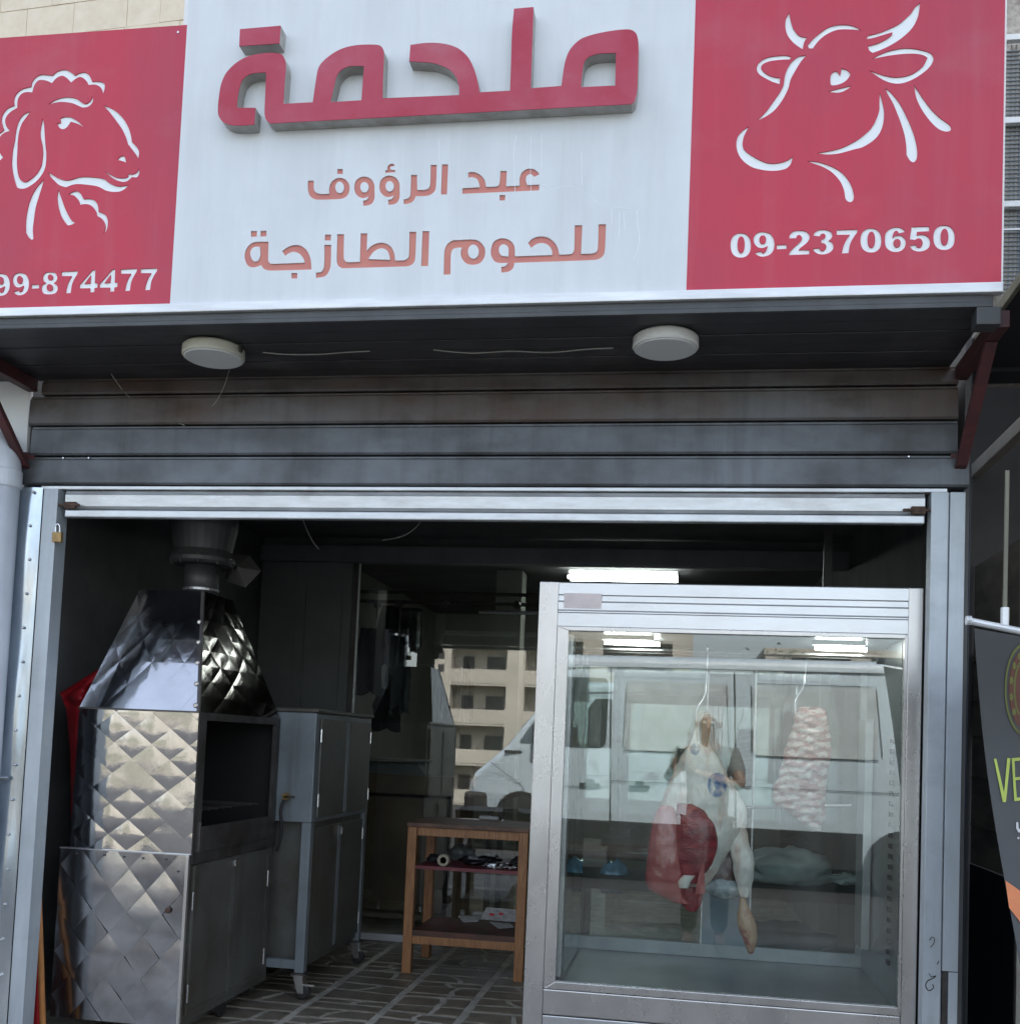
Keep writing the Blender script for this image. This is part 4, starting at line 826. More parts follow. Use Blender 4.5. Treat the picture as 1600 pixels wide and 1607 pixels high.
# ------------------------------------------------------------------ wooden table
TB = thing('wooden_table', 'pine work table with a dark top, a red middle shelf and a lower board', 'table', (-1.06, 2.0, FZ))
tx, tX, ty, tY, tz = -1.385, -.752, 1.765, 2.24, .972
for x in (tx+.025, tX-.025):
    for y in (ty+.025, tY-.025): MB().box(x-.024, x+.024, y-.024, y+.024, FZ+.001, tz-.022).build('leg', M['wood'], TB, bevel=.003)
MB().box(tx-.004, tX+.004, ty-.006, tY+.004, tz-.021, tz).build('tabletop', M['woodtop'], TB, bevel=.002)
for y in (ty+.012, tY-.032): MB().box(tx+.050, tX-.050, y, y+.02, tz-.066, tz-.0225).build('apron', M['wood'], TB, bevel=.002)
for x in (tx+.012, tX-.032): MB().box(x, x+.02, ty+.05, tY-.05, tz-.066, tz-.0225).build('apron', M['wood'], TB, bevel=.002)
MB().box(tx+.050, tX-.050, ty+.006, tY-.01, .735, .752).build('middle_shelf', M['redboard'], TB)
MB().box(tx+.050, tX-.050, ty+.004, tY-.01, .395, .422).build('lower_shelf', mat('brown_red_shelf', (.14, .05, .03), .55, var=.3, scale=8, col2=(.06, .035, .025)), TB)
for y in (ty+.006, tY-.026): MB().box(tx+.050, tX-.050, y, y+.02, .352, .393).build('lower_rail', M['wood'], TB, bevel=.002)
KN = thing('knife', 'white handled butcher knife lying on the dark tabletop', 'knife', (-.95, 1.95, tz))
c = P(765, 1284, Z=tz+.012)
MB().tube(smoothpath([c+Vector((-.045, 0, 0)), c+Vector((-.03, 0, .001)), c+Vector((0, .002, .002)), c+Vector((.035, 0, 0)), c+Vector((.06, -.004, 0))], 4), .011, 8).build('handle', M['printwhite'], KN, smooth=True)
MB().hexa([tuple(c+Vector(v)) for v in ((-.16, -.012, -.010), (-.045, -.012, -.010), (-.045, .014, -.010), (-.13, .012, -.010), (-.16, -.012, -.008), (-.045, -.012, -.008), (-.045, .014, -.008), (-.13, .012, -.008))]).build('blade', M['steel'], KN)
KH = thing('sharpening_tool', 'small metal tool lying right of the knife on the tabletop', 'tool', (-.86, 1.93, tz))
c = P(786, 1287, Z=tz+.004); MB().tube([c+Vector((-.02, 0, 0)), c+Vector((.012, -.01, 0))], .003, 6).tube([c+Vector((.012, -.028, .0)), c+Vector((.012, .012, .0))], .004, 6).build('tool', M['chrome'], KH)
TP = thing('tape_roll', 'roll of pale tape standing on the red shelf', 'tape roll', tuple(P(695, 1362, Y=1.80)))
c = P(695, 1351, Y=1.80); MB().tube([(c.x+.024*math.cos(a*PI/12), 1.82, .752+.031+.024*math.sin(a*PI/12)) for a in range(25)], .008, 8, caps=False).build('tape', M['tape'], TP, smooth=True)
MB().lathe([(.031, 0), (.031, .045), (.017, .045), (.017, .0)], (c.x, 1.80, .783), 'y', 24).build('tape_body', M['tape'], TP)
def lump(name, lab, cat, c, r, m, seed, amp=.35, sub=3, grp=None, flatb=True):
    bm = bmesh.new(); bmesh.ops.create_icosphere(bm, subdivisions=sub, radius=1); rr = Vector((seed*3.1, seed*1.7, seed))
    for v in bm.verts:
        n_ = noise.noise(v.co*1.6+rr)*amp+noise.noise(v.co*4+rr)*amp*.5; v.co *= 1+n_
        v.co = Vector((v.co.x*r[0], v.co.y*r[1], v.co.z*r[2]))
        if flatb and v.co.z < -r[2]*.75: v.co.z = -r[2]*.75
    zmin = min(v.co.z for v in bm.verts)
    me = bpy.data.meshes.new(name); bm.to_mesh(me); bm.free(); me.materials.append(m)
    for p in me.polygons: p.use_smooth = True
    o = bpy.data.objects.new(name, me); COL.objects.link(o); o.location = (c[0], c[1], c[2]-zmin)
    return tag(o, lab, cat, grp)
sz = .7525
lump('black_bag', 'small crumpled black bag at the left end of the red shelf', 'bag', (-1.275, 1.95, sz), (.04, .05, .025), M['black'], 1)
lump('crumpled_bag', 'grey crumpled plastic bag behind the tape roll', 'bag', (-1.16, 2.12, sz), (.07, .06, .045), M['scale'], 2, .5)
lump('black_bag', 'black plastic bag in the middle of the red shelf', 'bag', (-1.03, 1.98, sz), (.10, .09, .028), mat('black_polythene', (.015, .015, .017), .18, bump=.8, bscale=30), 3, .6)
lump('foil_tray', 'crumpled silver foil tray right of the middle on the red shelf', 'foil tray', (-.93, 1.86, sz), (.07, .05, .016), M['foil'], 4, .6, 4)
lump('foil_tray', 'small silver foil scrap on the right part of the red shelf', 'foil tray', (-.845, 1.85, sz), (.035, .04, .014), M['foil'], 9, .7, 4)
lump('black_bag', 'black bag at the right end of the red shelf', 'bag', (-.825, 1.98, sz), (.05, .07, .03), M['black'], 5)
lump('metal_clasp', 'small bright metal clasp lying on the black bag', 'clasp', (-.955, 1.99, sz+.03), (.022, .02, .012), M['chrome'], 6, .4, 2)
def sheet(pts, zoff, lab, name='newspaper', m='paper', cat='newspaper'):
    ps = [P(a, b, Y=y) if y > 0 else P(a, b, Z=zoff) for a, b, y in pts]
    mb = MB(); n = len(ps); c = sum(ps, Vector((0, 0, 0)))/n+Vector((0, 0, .004))
    return tag(mb.add([tuple(p) for p in ps]+[tuple(p-Vector((0, 0, .003))) for p in ps]+[tuple(c)], [(i, (i+1) % n, 2*n) for i in range(n)]+[(i+n, (i+1) % n+n, (i+1) % n, i) for i in range(n)]+[tuple(range(2*n-1, n-1, -1))]).build(name, M[m]), lab, cat)
lz = .424
np_ = sheet([(754, 1442, -1), (763, 1424, 2.12), (818, 1429, 2.12), (817, 1447, 1.99), (790, 1446, -1)], lz+.01, 'newspaper with red print propped up on the lower board')
for q in (((768, 1433), (776, 1434), (775, 1438), (767, 1437)), ((783, 1432), (790, 1433), (789, 1437), (782, 1436))):
    MB().add([tuple(P(a, b, Y=1.995)) for a, b in q], [(0, 1, 2, 3)]).build('red_print', M['redplastic'], np_)
sheet([(718, 1438, -1), (752, 1436, -1), (750, 1446, -1), (727, 1447, -1)], lz+.004, 'grey folded paper left of the newspaper on the lower board', 'folded_paper', 'paper', 'paper')
sheet([(768, 1447, -1), (800, 1449, -1), (806, 1455, -1), (782, 1457, -1)], lz+.004, 'white printed leaflet lying in front of the newspaper', 'leaflet', 'paper', 'leaflet')

# ------------------------------------------------------------------ partition: steel door, header, glass
PD = thing('partition_wall', 'dark grey steel panelled partition left of the glass', 'partition', (-2.2, 2.62, FZ))
MB().box(-2.36, -2.005, 2.56, 2.60, FZ, 2.46).build('door_leaf', M['door'], PD, bevel=.003)
for a in ((-2.31, -2.29, .5, 2.3), (-2.08, -2.06, .5, 2.3)): MB().box(a[0], a[1], 2.548, 2.5595, a[2], a[3]).build('rib', M['door'], PD)
MB().box(-2.59, -2.362, 2.57, 2.598, FZ, 2.46).build('side_panel', M['door'], PD)
MB().box(-2.59, .903, 2.53, 2.61, 2.462, 2.56).build('header', mat('grey_header_steel', (.17, .175, .18), .5, .2), PD, bevel=.003)
MB().box(-2.59, .903, 2.58, 2.61, 2.562, 2.617).build('upper_panel', M['walld'], PD)
GP = thing('glass_partition', 'large glass partition mirroring the street in front of the back room', 'glass partition', (-.6, 2.62, FZ))
MB().box(-2.003, -1.975, 2.58, 2.62, FZ, 2.46).build('left_stile', M['greysteel'], GP)
MB().box(-1.974, -1.966, 2.585, 2.60, FZ+.04, 2.46).build('bright_bead', M['alu'], GP)
MB().box(-1.965, .903, 2.58, 2.62, FZ, FZ+.04).build('bottom_rail', M['alu'], GP, bevel=.003)
MB().add([(-1.964, 2.60, FZ+.041), (.903, 2.60, FZ+.041), (.903, 2.60, 2.46), (-1.964, 2.60, 2.46)], [(0, 1, 2, 3)]).build('pane', M['glassP'], GP)

# ------------------------------------------------------------------ back room
FLx = thing('fluorescent_lamp', 'lit twin tube fluorescent lamp hanging from the ceiling of the back room', 'fluorescent lamp', (-.45, 3.6, 2.6))
a, b = P(891, 905, Y=3.6), P(1063, 908, Y=3.6)
MB().tube([a, b], .014, 10).build('tube', M['tube'], FLx)
MB().hexa([(a.x, 3.63, a.z+.035), (b.x, 3.63, b.z+.035), (b.x, 3.86, b.z+.02), (a.x, 3.86, a.z+.02), (a.x, 3.63, a.z+.055), (b.x, 3.63, b.z+.055), (b.x, 3.86, b.z+.04), (a.x, 3.86, a.z+.04)]).build('louvre_reflector', M['whitepaint'], FLx)
mb = MB(); 
for k in range(9): xx = a.x+(b.x-a.x)*(k+.5)/9; mb.box(xx-.004, xx+.004, 3.63, 3.86, a.z+.0, a.z+.03)
mb.build('louvre', M['alu'], FLx)
MB().tube([a+Vector((0, .17, .012)), b+Vector((0, .17, .012))], .014, 10).build('tube', M['tube'], FLx)
HR = thing('hanging_rail', 'two long dark steel rails with hooks across the top of the back room', 'hanging rail', (-.6, 3.2, 2.3))
for y, py in ((3.2, 933), (3.25, 948)):
    c = P(700, py, Y=y); MB().tube([(-2.35, y, c.z+.01), (.902, y, c.z-.0)], .012, 8).build('rail', M['sootsteel'], HR)
for px in (592, 626, 700, 811):
    c = P(px, 949, Y=3.22); MB().lathe([(.02, -.02), (.028, 0), (.02, .02)], c, 'y', 12).build('roller', M['sootsteel'], HR)
for px, l in ((628, .35), (592, .1)):
    c = P(px, 950, Y=3.22); MB().tube([c, c+Vector((0, 0, -l))], .006, 6).build('hook', M['sootsteel'], HR)
c = P(690, 960, Y=3.0); tag(MB().tube([(-1.3, 3.0, c.z+.005), (.9, 3.0, c.z)], .012, 8).build('steel_bar', M['steel']), 'thin bright steel bar below the hanging rails', 'bar')
MR = thing('water_tank', 'shiny plastic covered tank hanging in the back room', 'water tank', tuple(P(642, 1000, Y=3.5)))
c = P(642, 982, Y=3.5); MB().box(c.x-.085, c.x+.085, 3.5, 3.6, c.z-.17, c.z+.13).build('tank', mat('tank_steel', (.25, .27, .25), .15, .8, bump=.4, bscale=10), MR, bevel=.03)
def garment(lab, px0, px1, py0, py1, y, m, cat='garment', seed=1):
    a, b = P(px0, py0, Y=y), P(px1, py1, Y=y); w_ = b.x-a.x
    def fn(u, v):
        n_ = noise.noise(Vector((u*3+seed, v*4, seed)))*.04
        wd = .55+.45*min(1, v*2.2)
        return (a.x+w_*(.5+(u-.5)*wd), y+.035*math.sin(u*11+seed)*(.4+v)+n_, a.z+(b.z-a.z)*v+.02*math.sin(u*9+seed)*v)
    mb = MB().grid(fn, 16, 16); mb.grid(lambda u, v: tuple(Vector(fn(1-u, v))+Vector((0, .06, 0))), 16, 16)
    return tag(mb.build('hanging_garment' if cat == 'garment' else cat, m, smooth=True), lab, cat)
garment('black coat hanging at the left edge of the back room', 556, 592, 985, 1088, 3.1, M['cloth'], seed=2)
garment('dark apron hanging between the coat and the tank', 592, 628, 950, 1045, 3.25, M['cloth'], seed=5)
garment('long grey apron hanging from the rail', 605, 640, 1010, 1120, 3.3, M['cloth2'], seed=7)
garment('pair of black gloves hanging below the grey apron', 585, 622, 1080, 1145, 3.28, M['cloth'], 'gloves', seed=9)
garment('hood reflection painted as a grey towel hung beside the dark column', 690, 738, 1030, 1130, 3.3, mat('hood_reflection_streaks', (.20, .21, .20), .9, var=.35, scale=12, stretch=(6, 1, .3), col2=(.05, .05, .05)), 'reflection_sheet', seed=4)  # streaks coloured to stand in for the mirrored grill hood
CO = tag(MB().box(-1.30, -1.12, 3.6, 3.8, FZ, 2.6).build('column', M['backwall']), 'plain grey column in the middle of the back room', 'column')
WC = thing('counter', 'brown counter with a wide wooden worktop in the back room', 'counter', (-1.7, 3.3, FZ))
ct = P(650, 1217, Y=3.0).z
MB().box(-2.36, -1.05, 2.95, 3.45, ct-.12, ct).build('worktop', M['box'], WC, bevel=.004)
MB().box(-2.36, -1.45, 2.98, 3.42, FZ+.12, ct-.14).build('cabinet', M['box'], WC)
MB().box(-1.42, -1.36, 2.98, 3.42, FZ, ct-.121).build('side_board', M['box'], WC)
for x in (-1.16, -1.09): MB().box(x-.03, x+.0, 3.0, 3.05, FZ, ct-.121).build('leg', M['walld'], WC)
SCL = thing('weighing_scale', 'grey weighing scale with a flat tray on the brown counter', 'scale', (-1.9, 3.2, ct))
MB().hexa([(-2.06, 3.02, ct+.001), (-1.60, 3.02, ct+.001), (-1.60, 3.35, ct+.001), (-2.06, 3.35, ct+.001), (-2.0, 3.1, ct+.075), (-1.68, 3.1, ct+.075), (-1.68, 3.33, ct+.075), (-2.0, 3.33, ct+.075)]).build('body', M['scale'], SCL, bevel=.006)
MB().box(-2.03, -1.64, 3.05, 3.35, ct+.088, ct+.10).build('tray', M['steel'], SCL, bevel=.004)
lump('black_bag', 'small white and black bundle left of the weighing scale', 'bundle', (-2.13, 3.1, ct+.001), (.07, .06, .06), M['cloth2'], 12)
tag(MB().box(-1.30, -1.12, 3.0, 3.2, ct+.001, ct+.10).build('carton', mat('pale_carton', (.17, .17, .155), .8), bevel=.003), 'pale carton at the right end of the brown counter', 'carton')
tag(MB().box(-.75, .4, 2.9, 3.4, ct-.45, ct-.40).build('bench_board', M['woodtop']), 'dark low bench board behind the glass right of the counter', 'bench')
# wires above
cable([P(475, 815, Y=.5), P(483, 835, Y=.5), P(492, 852, Y=.5), P(500, 862, Y=.5)], .002, 'thin wire hanging below the ceiling over the cupboard')
cable([P(662, 815, Y=.5), P(650, 830, Y=.5), P(630, 842, Y=.5), P(600, 848, Y=.5)], .002, 'thin wire looping under the ceiling in the middle')

# ------------------------------------------------------------------ broom, shovel, red bag at the left
BR = thing('broom', 'long orange wooden broom handle leaning in the left corner of the shop', 'broom', (-2.38, .12, FZ))
MB().tube([P(60, 1285, Y=.16), P(61, 1420, Y=.13), P(69, 1660, Y=.10)], .0115, 12).build('handle', M['orangewood'], BR, smooth=True)
c = P(69, 1660, Y=.10); MB().box(c.x-.13, c.x+.13, .075, .125, c.z-.05, c.z+.0).build('head', M['redplastic'], BR, bevel=.008)
DPn = thing('dustpan', 'tall red plastic dustpan with a wooden stick behind the left shutter rail', 'dustpan', (-2.41, .12, FZ))
a, b = P(46, 1441, Y=.18), P(62, 1441, Y=.18)
MB().hexa([(a.x-.02, .17, .2), (b.x+.03, .17, .2), (b.x+.03, .20, .2), (a.x-.02, .20, .2), (a.x, .175, a.z), (b.x-.002, .175, a.z), (b.x-.002, .185, a.z), (a.x, .185, a.z)]).build('pan', M['redplastic'], DPn, bevel=.003)
MB().tube([P(43, 1500, Y=.15), P(42, 1660, Y=.13)], .009, 10).build('handle', M['orangewood'], DPn, smooth=True)
RBG = thing('red_bag', 'crumpled red plastic bag hanging on the wall left of the grill hood', 'bag', tuple(P(120, 1060, Y=.33)))
def rbf(u, v):
    l = [(150, 1052), (94, 1088), (104, 1112), (110, 1180), (112, 1300), (106, 1440)]; r = [(165, 1050), (160, 1085), (160, 1110), (150, 1180), (150, 1300), (150, 1440)]
    t = v*(len(l)-1); i = min(int(t), len(l)-2); f_ = t-i
    L_ = Vector(l[i]).lerp(Vector(l[i+1]), f_); R__ = Vector(r[i]).lerp(Vector(r[i+1]), f_); q = L_.lerp(R__, u)
    return tuple(P(q.x, q.y, Y=.33+.03*math.sin(u*9+v*3)+.03*noise.noise(Vector((u*4, v*9, 1)))))
MB().grid(rbf, 14, 40).build('sheet', M['redcloth'], RBG, smooth=True)
tag(MB().box(-2.599, -2.2, .9, .93, .98, 1.0).build('wall_shelf', M['galvcard']), 'thin grey shelf edge on the wall behind the broom', 'shelf')

# ------------------------------------------------------------------ display fridge
FR = thing('display_fridge', 'tall stainless display fridge with a big glass front at the right of the shop', 'display fridge', (.14, .5, FZ))
fx0, fx1, fy0, fy1, ft = -.512, .786, .06, .88, 1.978
S = M['steel']; S2 = M['steel2']
MB().box(fx0, fx0+.068, fy0, fy1, .29, ft).build('corner_column', S2, FR, bevel=.003)
MB().box(fx1-.048, fx1, fy0, fy1, .29, ft).build('corner_column', S2, FR, bevel=.003)
hx0, hx1 = fx0+.069, fx1-.049
MB().prof([(fy0-.002, 1.822), (fy0-.002, 1.868), (fy0+.002, 1.872), (fy0+.002, 1.876), (fy0-.006, 1.880), (fy0-.006, 1.906), (fy0-.001, 1.912), (fy0-.001, 1.930), (fy0-.004, 1.934), (fy0-.004, 1.974), (fy0, ft), (fy1, ft), (fy1, 1.822)], hx0, hx1).build('top_panel', S, FR)
MB().box(hx0, hx1, fy0+.001, fy1, .29, .470).build('base_panel', S, FR, bevel=.003)
MB().box(hx0, hx1, fy0-.003, fy0+.05, .474, .560).build('lower_rail', S2, FR, bevel=.004)
gx0, gx1, gz0, gz1 = -.403, .727, .588, 1.805
# glass frame, four mitred pieces
def mitre(x0, x1, z0, z1, a, b, c, d, nm='glass_frame'):
    return MB().hexa([a, b, (b[0], b[1]+.03, b[2]), (a[0], a[1]+.03, a[2]), d, c, (c[0], c[1]+.03, c[2]), (d[0], d[1]+.03, d[2])]).build(nm, S2, FR, bevel=.002)
yy = fy0-.006; o0, o1, oz0, oz1 = hx0+.001, hx1-.001, .562, 1.8205
mitre(0, 0, 0, 0, (o0, yy, oz0), (o1, yy, oz0), (gx1, yy, gz0), (gx0, yy, gz0))
mitre(0, 0, 0, 0, (gx0, yy, gz1), (gx1, yy, gz1), (o1, yy, oz1), (o0, yy, oz1))
MB().hexa([(o0, yy, oz0), (gx0, yy, gz0), (gx0, yy+.03, gz0), (o0, yy+.03, oz0), (o0, yy, oz1), (gx0, yy, gz1), (gx0, yy+.03, gz1), (o0, yy+.03, oz1)]).build('glass_frame', S2, FR)
MB().hexa([(gx1, yy, gz0), (o1, yy, oz0), (o1, yy+.03, oz0), (gx1, yy+.03, gz0), (gx1, yy, gz1), (o1, yy, oz1), (o1, yy+.03, oz1), (gx1, yy+.03, gz1)]).build('glass_frame', S2, FR)
MB().add([(gx0, fy0+.008, gz0), (gx1, fy0+.008, gz0), (gx1, fy0+.008, gz1), (gx0, fy0+.008, gz1)], [(0, 1, 2, 3)]).build('front_glass', M['glassG'], FR)
# inside lining
lin = mat('fridge_lining', (.42, .46, .47), .35, .4, var=.12, scale=5, rvar=.1)
ix0, ix1, iz0 = fx0+.05, fx1-.03, .572
MB().box(gx0-.03, gx1+.02, fy0+.051, fy1-.005, .475, iz0).build('inner_floor', lin, FR)
MB().box(gx0-.03, gx1+.02, fy0+.04, fy1-.005, 1.81, 1.8215).build('inner_ceiling', lin, FR)
MB().box(gx1+.002, gx1+.0085, fy0+.05, fy1-.1, iz0+.001, 1.80).build('side_lining', lin, FR)
MB().box(gx0-.03, gx0-.022, fy0+.05, fy1-.1, iz0+.001, 1.80).build('side_lining', lin, FR)
MB().add([(gx0+.02, fy0+.06, iz0+.02), (gx0+.02, fy1-.12, iz0+.02), (gx0+.02, fy1-.12, 1.80), (gx0+.02, fy0+.06, 1.80)], [(0, 1, 2, 3)]).build('side_glass', M['glassI'], FR)
for y in (fy0+.06, fy0+.12, fy1-.14): MB().box(gx0-.012, gx0+.012, y, y+.006, iz0+.02, 1.80).build('glass_bead', M['alu'], FR)
MB().box(gx1-.035, gx1-.004, fy1-.30, fy1-.14, .68, 1.55).build('cold_plate', lin, FR, bevel=.003)
for k in range(22): MB().box(gx1-.012, gx1-.003, fy0+.12, fy0+.15, .70+k*.036, .716+k*.036).build('shelf_slot', M['navy'], FR)
# sliding back doors
yb0 = fy1-.10
MB().box(gx0-.02, gx1+.0015, yb0, yb0+.03, iz0+.001, .625).build('door_sill', lin, FR, bevel=.002)
MB().box(gx0-.02, gx1+.0015, yb0, yb0+.03, 1.74, 1.809).build('door_head', M['greysteel'], FR)
for a, b in ((gx0-.02, gx0+.0), (gx1-.022, gx1+.0015)): MB().box(a, b, yb0, yb0+.03, .626, 1.739).build('door_stile', lin, FR)
MB().box(.105, .29, yb0+.004, yb0+.026, .626, 1.0).build('centre_panel', mat('blue_grey_panel', (.25, .32, .37), .4, .3, var=.1), FR)
for a, b in ((.100, .1048), (.2905, .297)): MB().box(a, b, yb0, yb0+.03, .626, 1.739).build('door_stile', M['alu'], FR)
for a, b in ((gx0, .0995), (.2975, gx1-.0225)): MB().add([(a, yb0+.015, .626), (b, yb0+.015, .626), (b, yb0+.015, 1.739), (a, yb0+.015, 1.739)], [(0, 1, 2, 3)]).build('back_glass', M['glassI'], FR)
a, b = P(1172, 1268, Y=.7), P(1335, 1264, Y=.7); MB().tube([a, b], .006, 8).build('shelf_rod', M['chrome'], FR)
MB().tube([(gx0-.02, .40, 1.775), (gx1, .40, 1.775)], .009, 10).build('hook_rail', M['chrome'], FR)
MB().tube([(gx0-.02, .52, 1.775), (gx1, .52, 1.775)], .009, 10).build('hook_rail', M['chrome'], FR)
for x_, x2_ in ((-.29, -.12), (.46, .62)):
    h_ = MB().box(x_-.01, x2_+.01, .23, .27, 1.796, 1.8095).build('lamp_holder', M['whitepaint'], FR)
    MB().tube([(x_, .25, 1.788), (x2_, .25, 1.788)], .010, 10).build('lamp_tube_and_reflection', M['led'], h_)
    MB().tube([(x_+.03, .33, 1.792), (x2_+.03, .33, 1.792)], .008, 10).build('lamp_tube_and_reflection', M['led'], h_)  # second glowing strip added as the reflection of the first tube
for x in (fx0+.10, fx1-.10):
    for y in (fy0+.08, fy1-.08): MB().lathe([(.03, FZ+.001), (.03, FZ+.02), (.014, FZ+.025), (.014, .2895)], (x, y, 0), n=12).build('foot', M['sootsteel'], FR)
PL = tag(MB().box(P(885, 945, Y=fy0)[0], P(944, 945, Y=fy0)[0], fy0-.0085, fy0-.0065, 1.885, 1.938).build('sticker', mat('pale_pink_sticker', (.72, .62, .60), .4)), 'pale pink sticker on the top left of the display fridge', 'sticker')

# ------------------------------------------------------------------ meat
def hook(x, y, z0, z1, lab):
    """rod from the rail, ferrule, S bend"""
    h = thing('meat_hook', lab, 'meat hook', (x, y, z1), 'steel hooks on the fridge rails')
    MB().tube(smoothpath([(x-.0, y+.012, z0+.016), (x-.004, y, z0+.022), (x, y-.012, z0+.012), (x, y-.006, z0-.02), (x, y, z0-.10), (x-.002, y, z1+.11)], 5), .0035, 8).build('rod', M['chrome'], h, smooth=True)
    MB().lathe([(.0, z1+.095), (.0065, z1+.097), (.0065, z1+.128), (.0, z1+.13)], (x-.002, y, 0), n=10).build('ferrule', M['chrome'], h)
    MB().tube(smoothpath([(x-.002, y, z1+.10), (x-.012, y, z1+.07), (x-.030, y, z1+.04), (x-.036, y, z1+.005), (x-.030, y-.002, z1-.03), (x-.016, y-.008, z1-.045), (x-.004, y-.010, z1-.03)], 5), .004, 8).build('bend', M['chrome'], h, smooth=True)
    return h
ym = .36
hp = P(1107, 1124, Y=ym); hook(hp.x, ym, 1.775-.0, hp.z-.01, 'steel hook holding the beef leg in the display fridge')
def loftpx(rows, Y, dr, seed, amp, n=72, dy=None, ribs=0):
    """rows (y px, left px, right px): a closed body whose cross sections are ovals, lumpy"""
    rows2 = []
    for k in range(len(rows)-1):
        p0, p1, p2, p3 = rows[max(k-1, 0)], rows[k], rows[k+1], rows[min(k+2, len(rows)-1)]
        for s_ in range(8):
            t = s_/8; rows2.append(tuple(.5*((2*b)+(c-a)*t+(2*a-5*b+4*c-d)*t*t+(3*b-a-3*c+d)*t**3) for a, b, c, d in zip(p0, p1, p2, p3)))
    rows2.append(rows[-1]); rings = []
    for k, rw in enumerate(rows2):
        L_, R__ = P(rw[1], rw[0], Y=Y), P(rw[2], rw[0], Y=Y); c = (L_+R__)/2; w_ = (R__-L_).length/2; d_ = min(w_*dr, .085) if len(rw) < 4 else rw[3]
        yo = dy(k/len(rows2)) if dy else 0; ring = []
        for i in range(n):
            a = 2*PI*i/n; p = Vector((c.x+w_*math.cos(a), Y+yo+d_*math.sin(a), c.z))
            nn = (ribs*max(0, -math.sin(a))*math.sin((p.z+.25*p.x)*2*PI/.034+noise.noise(p*12)*2.2) if ribs else 0)+noise.noise(p*9+Vector((seed, 0, 0)))*amp+noise.noise(p*28+Vector((seed, 3, 0)))*amp*.45+noise.noise(Vector((p.x*70, p.y*70, p.z*34+seed)))*amp*.28
            q = Vector((math.cos(a), math.sin(a)*dr, 0)).normalized()
            ring.append(p+q*nn)
        rings.append(ring)
    return MB().loft(rings)
BL = thing('beef_leg', 'large hanging beef leg with white fat, red muscle and blue stamps in the display fridge', 'meat', (hp.x, ym, hp.z), 'cuts of meat hanging in the fridge')
fatb = loftpx([(1117, 1100, 1110), (1128, 1096, 1114), (1142, 1092, 1112), (1158, 1089, 1110), (1172, 1083, 1116), (1186, 1072, 1126), (1202, 1062, 1134), (1222, 1053, 1143), (1245, 1042, 1152), (1268, 1035, 1162), (1290, 1030, 1166), (1312, 1030, 1160), (1335, 1034, 1142), (1360, 1040, 1128), (1385, 1050, 1112), (1402, 1064, 1100)], ym, .62, 4, .011)
fatb.build('fat_body', M['fat'], BL, smooth=True)
fl_ = loftpx([(1225, 1134, 1150), (1252, 1136, 1164), (1275, 1138, 1170), (1300, 1141, 1172), (1325, 1144, 1176), (1350, 1147, 1183), (1372, 1149, 1182), (1392, 1154, 1179), (1408, 1160, 1176)], ym-.015, .7, 9, .012)
fl_.build('fat_flank', M['fat'], BL, smooth=True)
loftpx([(1378, 1120, 1150), (1386, 1108, 1158), (1393, 1100, 1166), (1400, 1104, 1168), (1407, 1116, 1160), (1411, 1128, 1150)], ym+.01, .35, 3, .012).build('flank_fold', mat('blue_white_membrane', (.48, .55, .56), .35, var=.25, scale=20, coat=.6, bump=.6), BL, smooth=True)
loftpx([(1300, 1133, 1140), (1320, 1122, 1152), (1345, 1112, 1156), (1370, 1104, 1156), (1392, 1104, 1152), (1400, 1112, 1146)], ym+.02, .4, 6, .008).build('dark_flank_meat', mat('dark_flank', (.10, .05, .045), .35, var=.5, scale=14, coat=.5, bump=.5, col2=(.22, .17, .15), lo=.3, hi=.5), BL, smooth=True)
loftpx([(1400, 1162, 1172), (1412, 1160, 1171), (1424, 1159, 1175), (1438, 1156, 1181), (1452, 1157, 1186), (1466, 1161, 1187), (1480, 1167, 1186), (1492, 1172, 1183), (1497, 1175, 1180)], ym-.012, .7, 5, .003).build('shank', mat('shank_meat', (.50, .34, .20), .4, var=.3, scale=16, bump=.3, coat=.4, col2=(.30, .07, .06), lo=.42, hi=.56), BL, smooth=True)
# big red muscle in cling film; left lobe paled to imitate the van's reflection
loftpx([(1264, 1038, 1052), (1272, 1031, 1060), (1290, 1025, 1066), (1312, 1020, 1070), (1340, 1016, 1074), (1365, 1012, 1078), (1382, 1011, 1078), (1394, 1015, 1076), (1402, 1024, 1074), (1412, 1044, 1080), (1418, 1058, 1086)], ym-.062, .50, 7, .004).build('wrapped_muscle_reflection_pale', M['pinkmeat'], BL, smooth=True)
loftpx([(1261, 1062, 1086), (1270, 1060, 1104), (1284, 1060, 1116), (1300, 1060, 1123), (1318, 1060, 1127), (1336, 1060, 1124), (1352, 1060, 1117), (1366, 1060, 1108), (1376, 1061, 1098), (1386, 1062, 1094)], ym-.076, .42, 8, .004).build('red_muscle', M['meat'], BL, smooth=True)
loftpx([(1392, 1060, 1104), (1402, 1060, 1104), (1414, 1064, 1102), (1424, 1072, 1098), (1431, 1080, 1092)], ym-.04, .5, 2, .008).build('meat_tip', M['meat'], BL, smooth=True)
loftpx([(1120, 1103, 1114), (1136, 1101, 1115), (1156, 1100, 1113), (1172, 1098, 1110), (1180, 1098, 1106)], ym-.022, .6, 12, .003).build('tendon', M['tendon'], BL, smooth=True)
loftpx([(1116, 1096, 1108), (1124, 1093, 1105), (1142, 1090, 1100), (1164, 1092, 1100)], ym-.02, .6, 14, .003).build('tendon', mat('tendon_pale', (.60, .56, .44), .4, bump=.3), BL, smooth=True)
loftpx([(1374, 1072, 1090), (1384, 1062, 1084), (1394, 1064, 1080)], ym-.10, .5, 13, .006).build('fat_knob', M['fat'], BL, smooth=True)
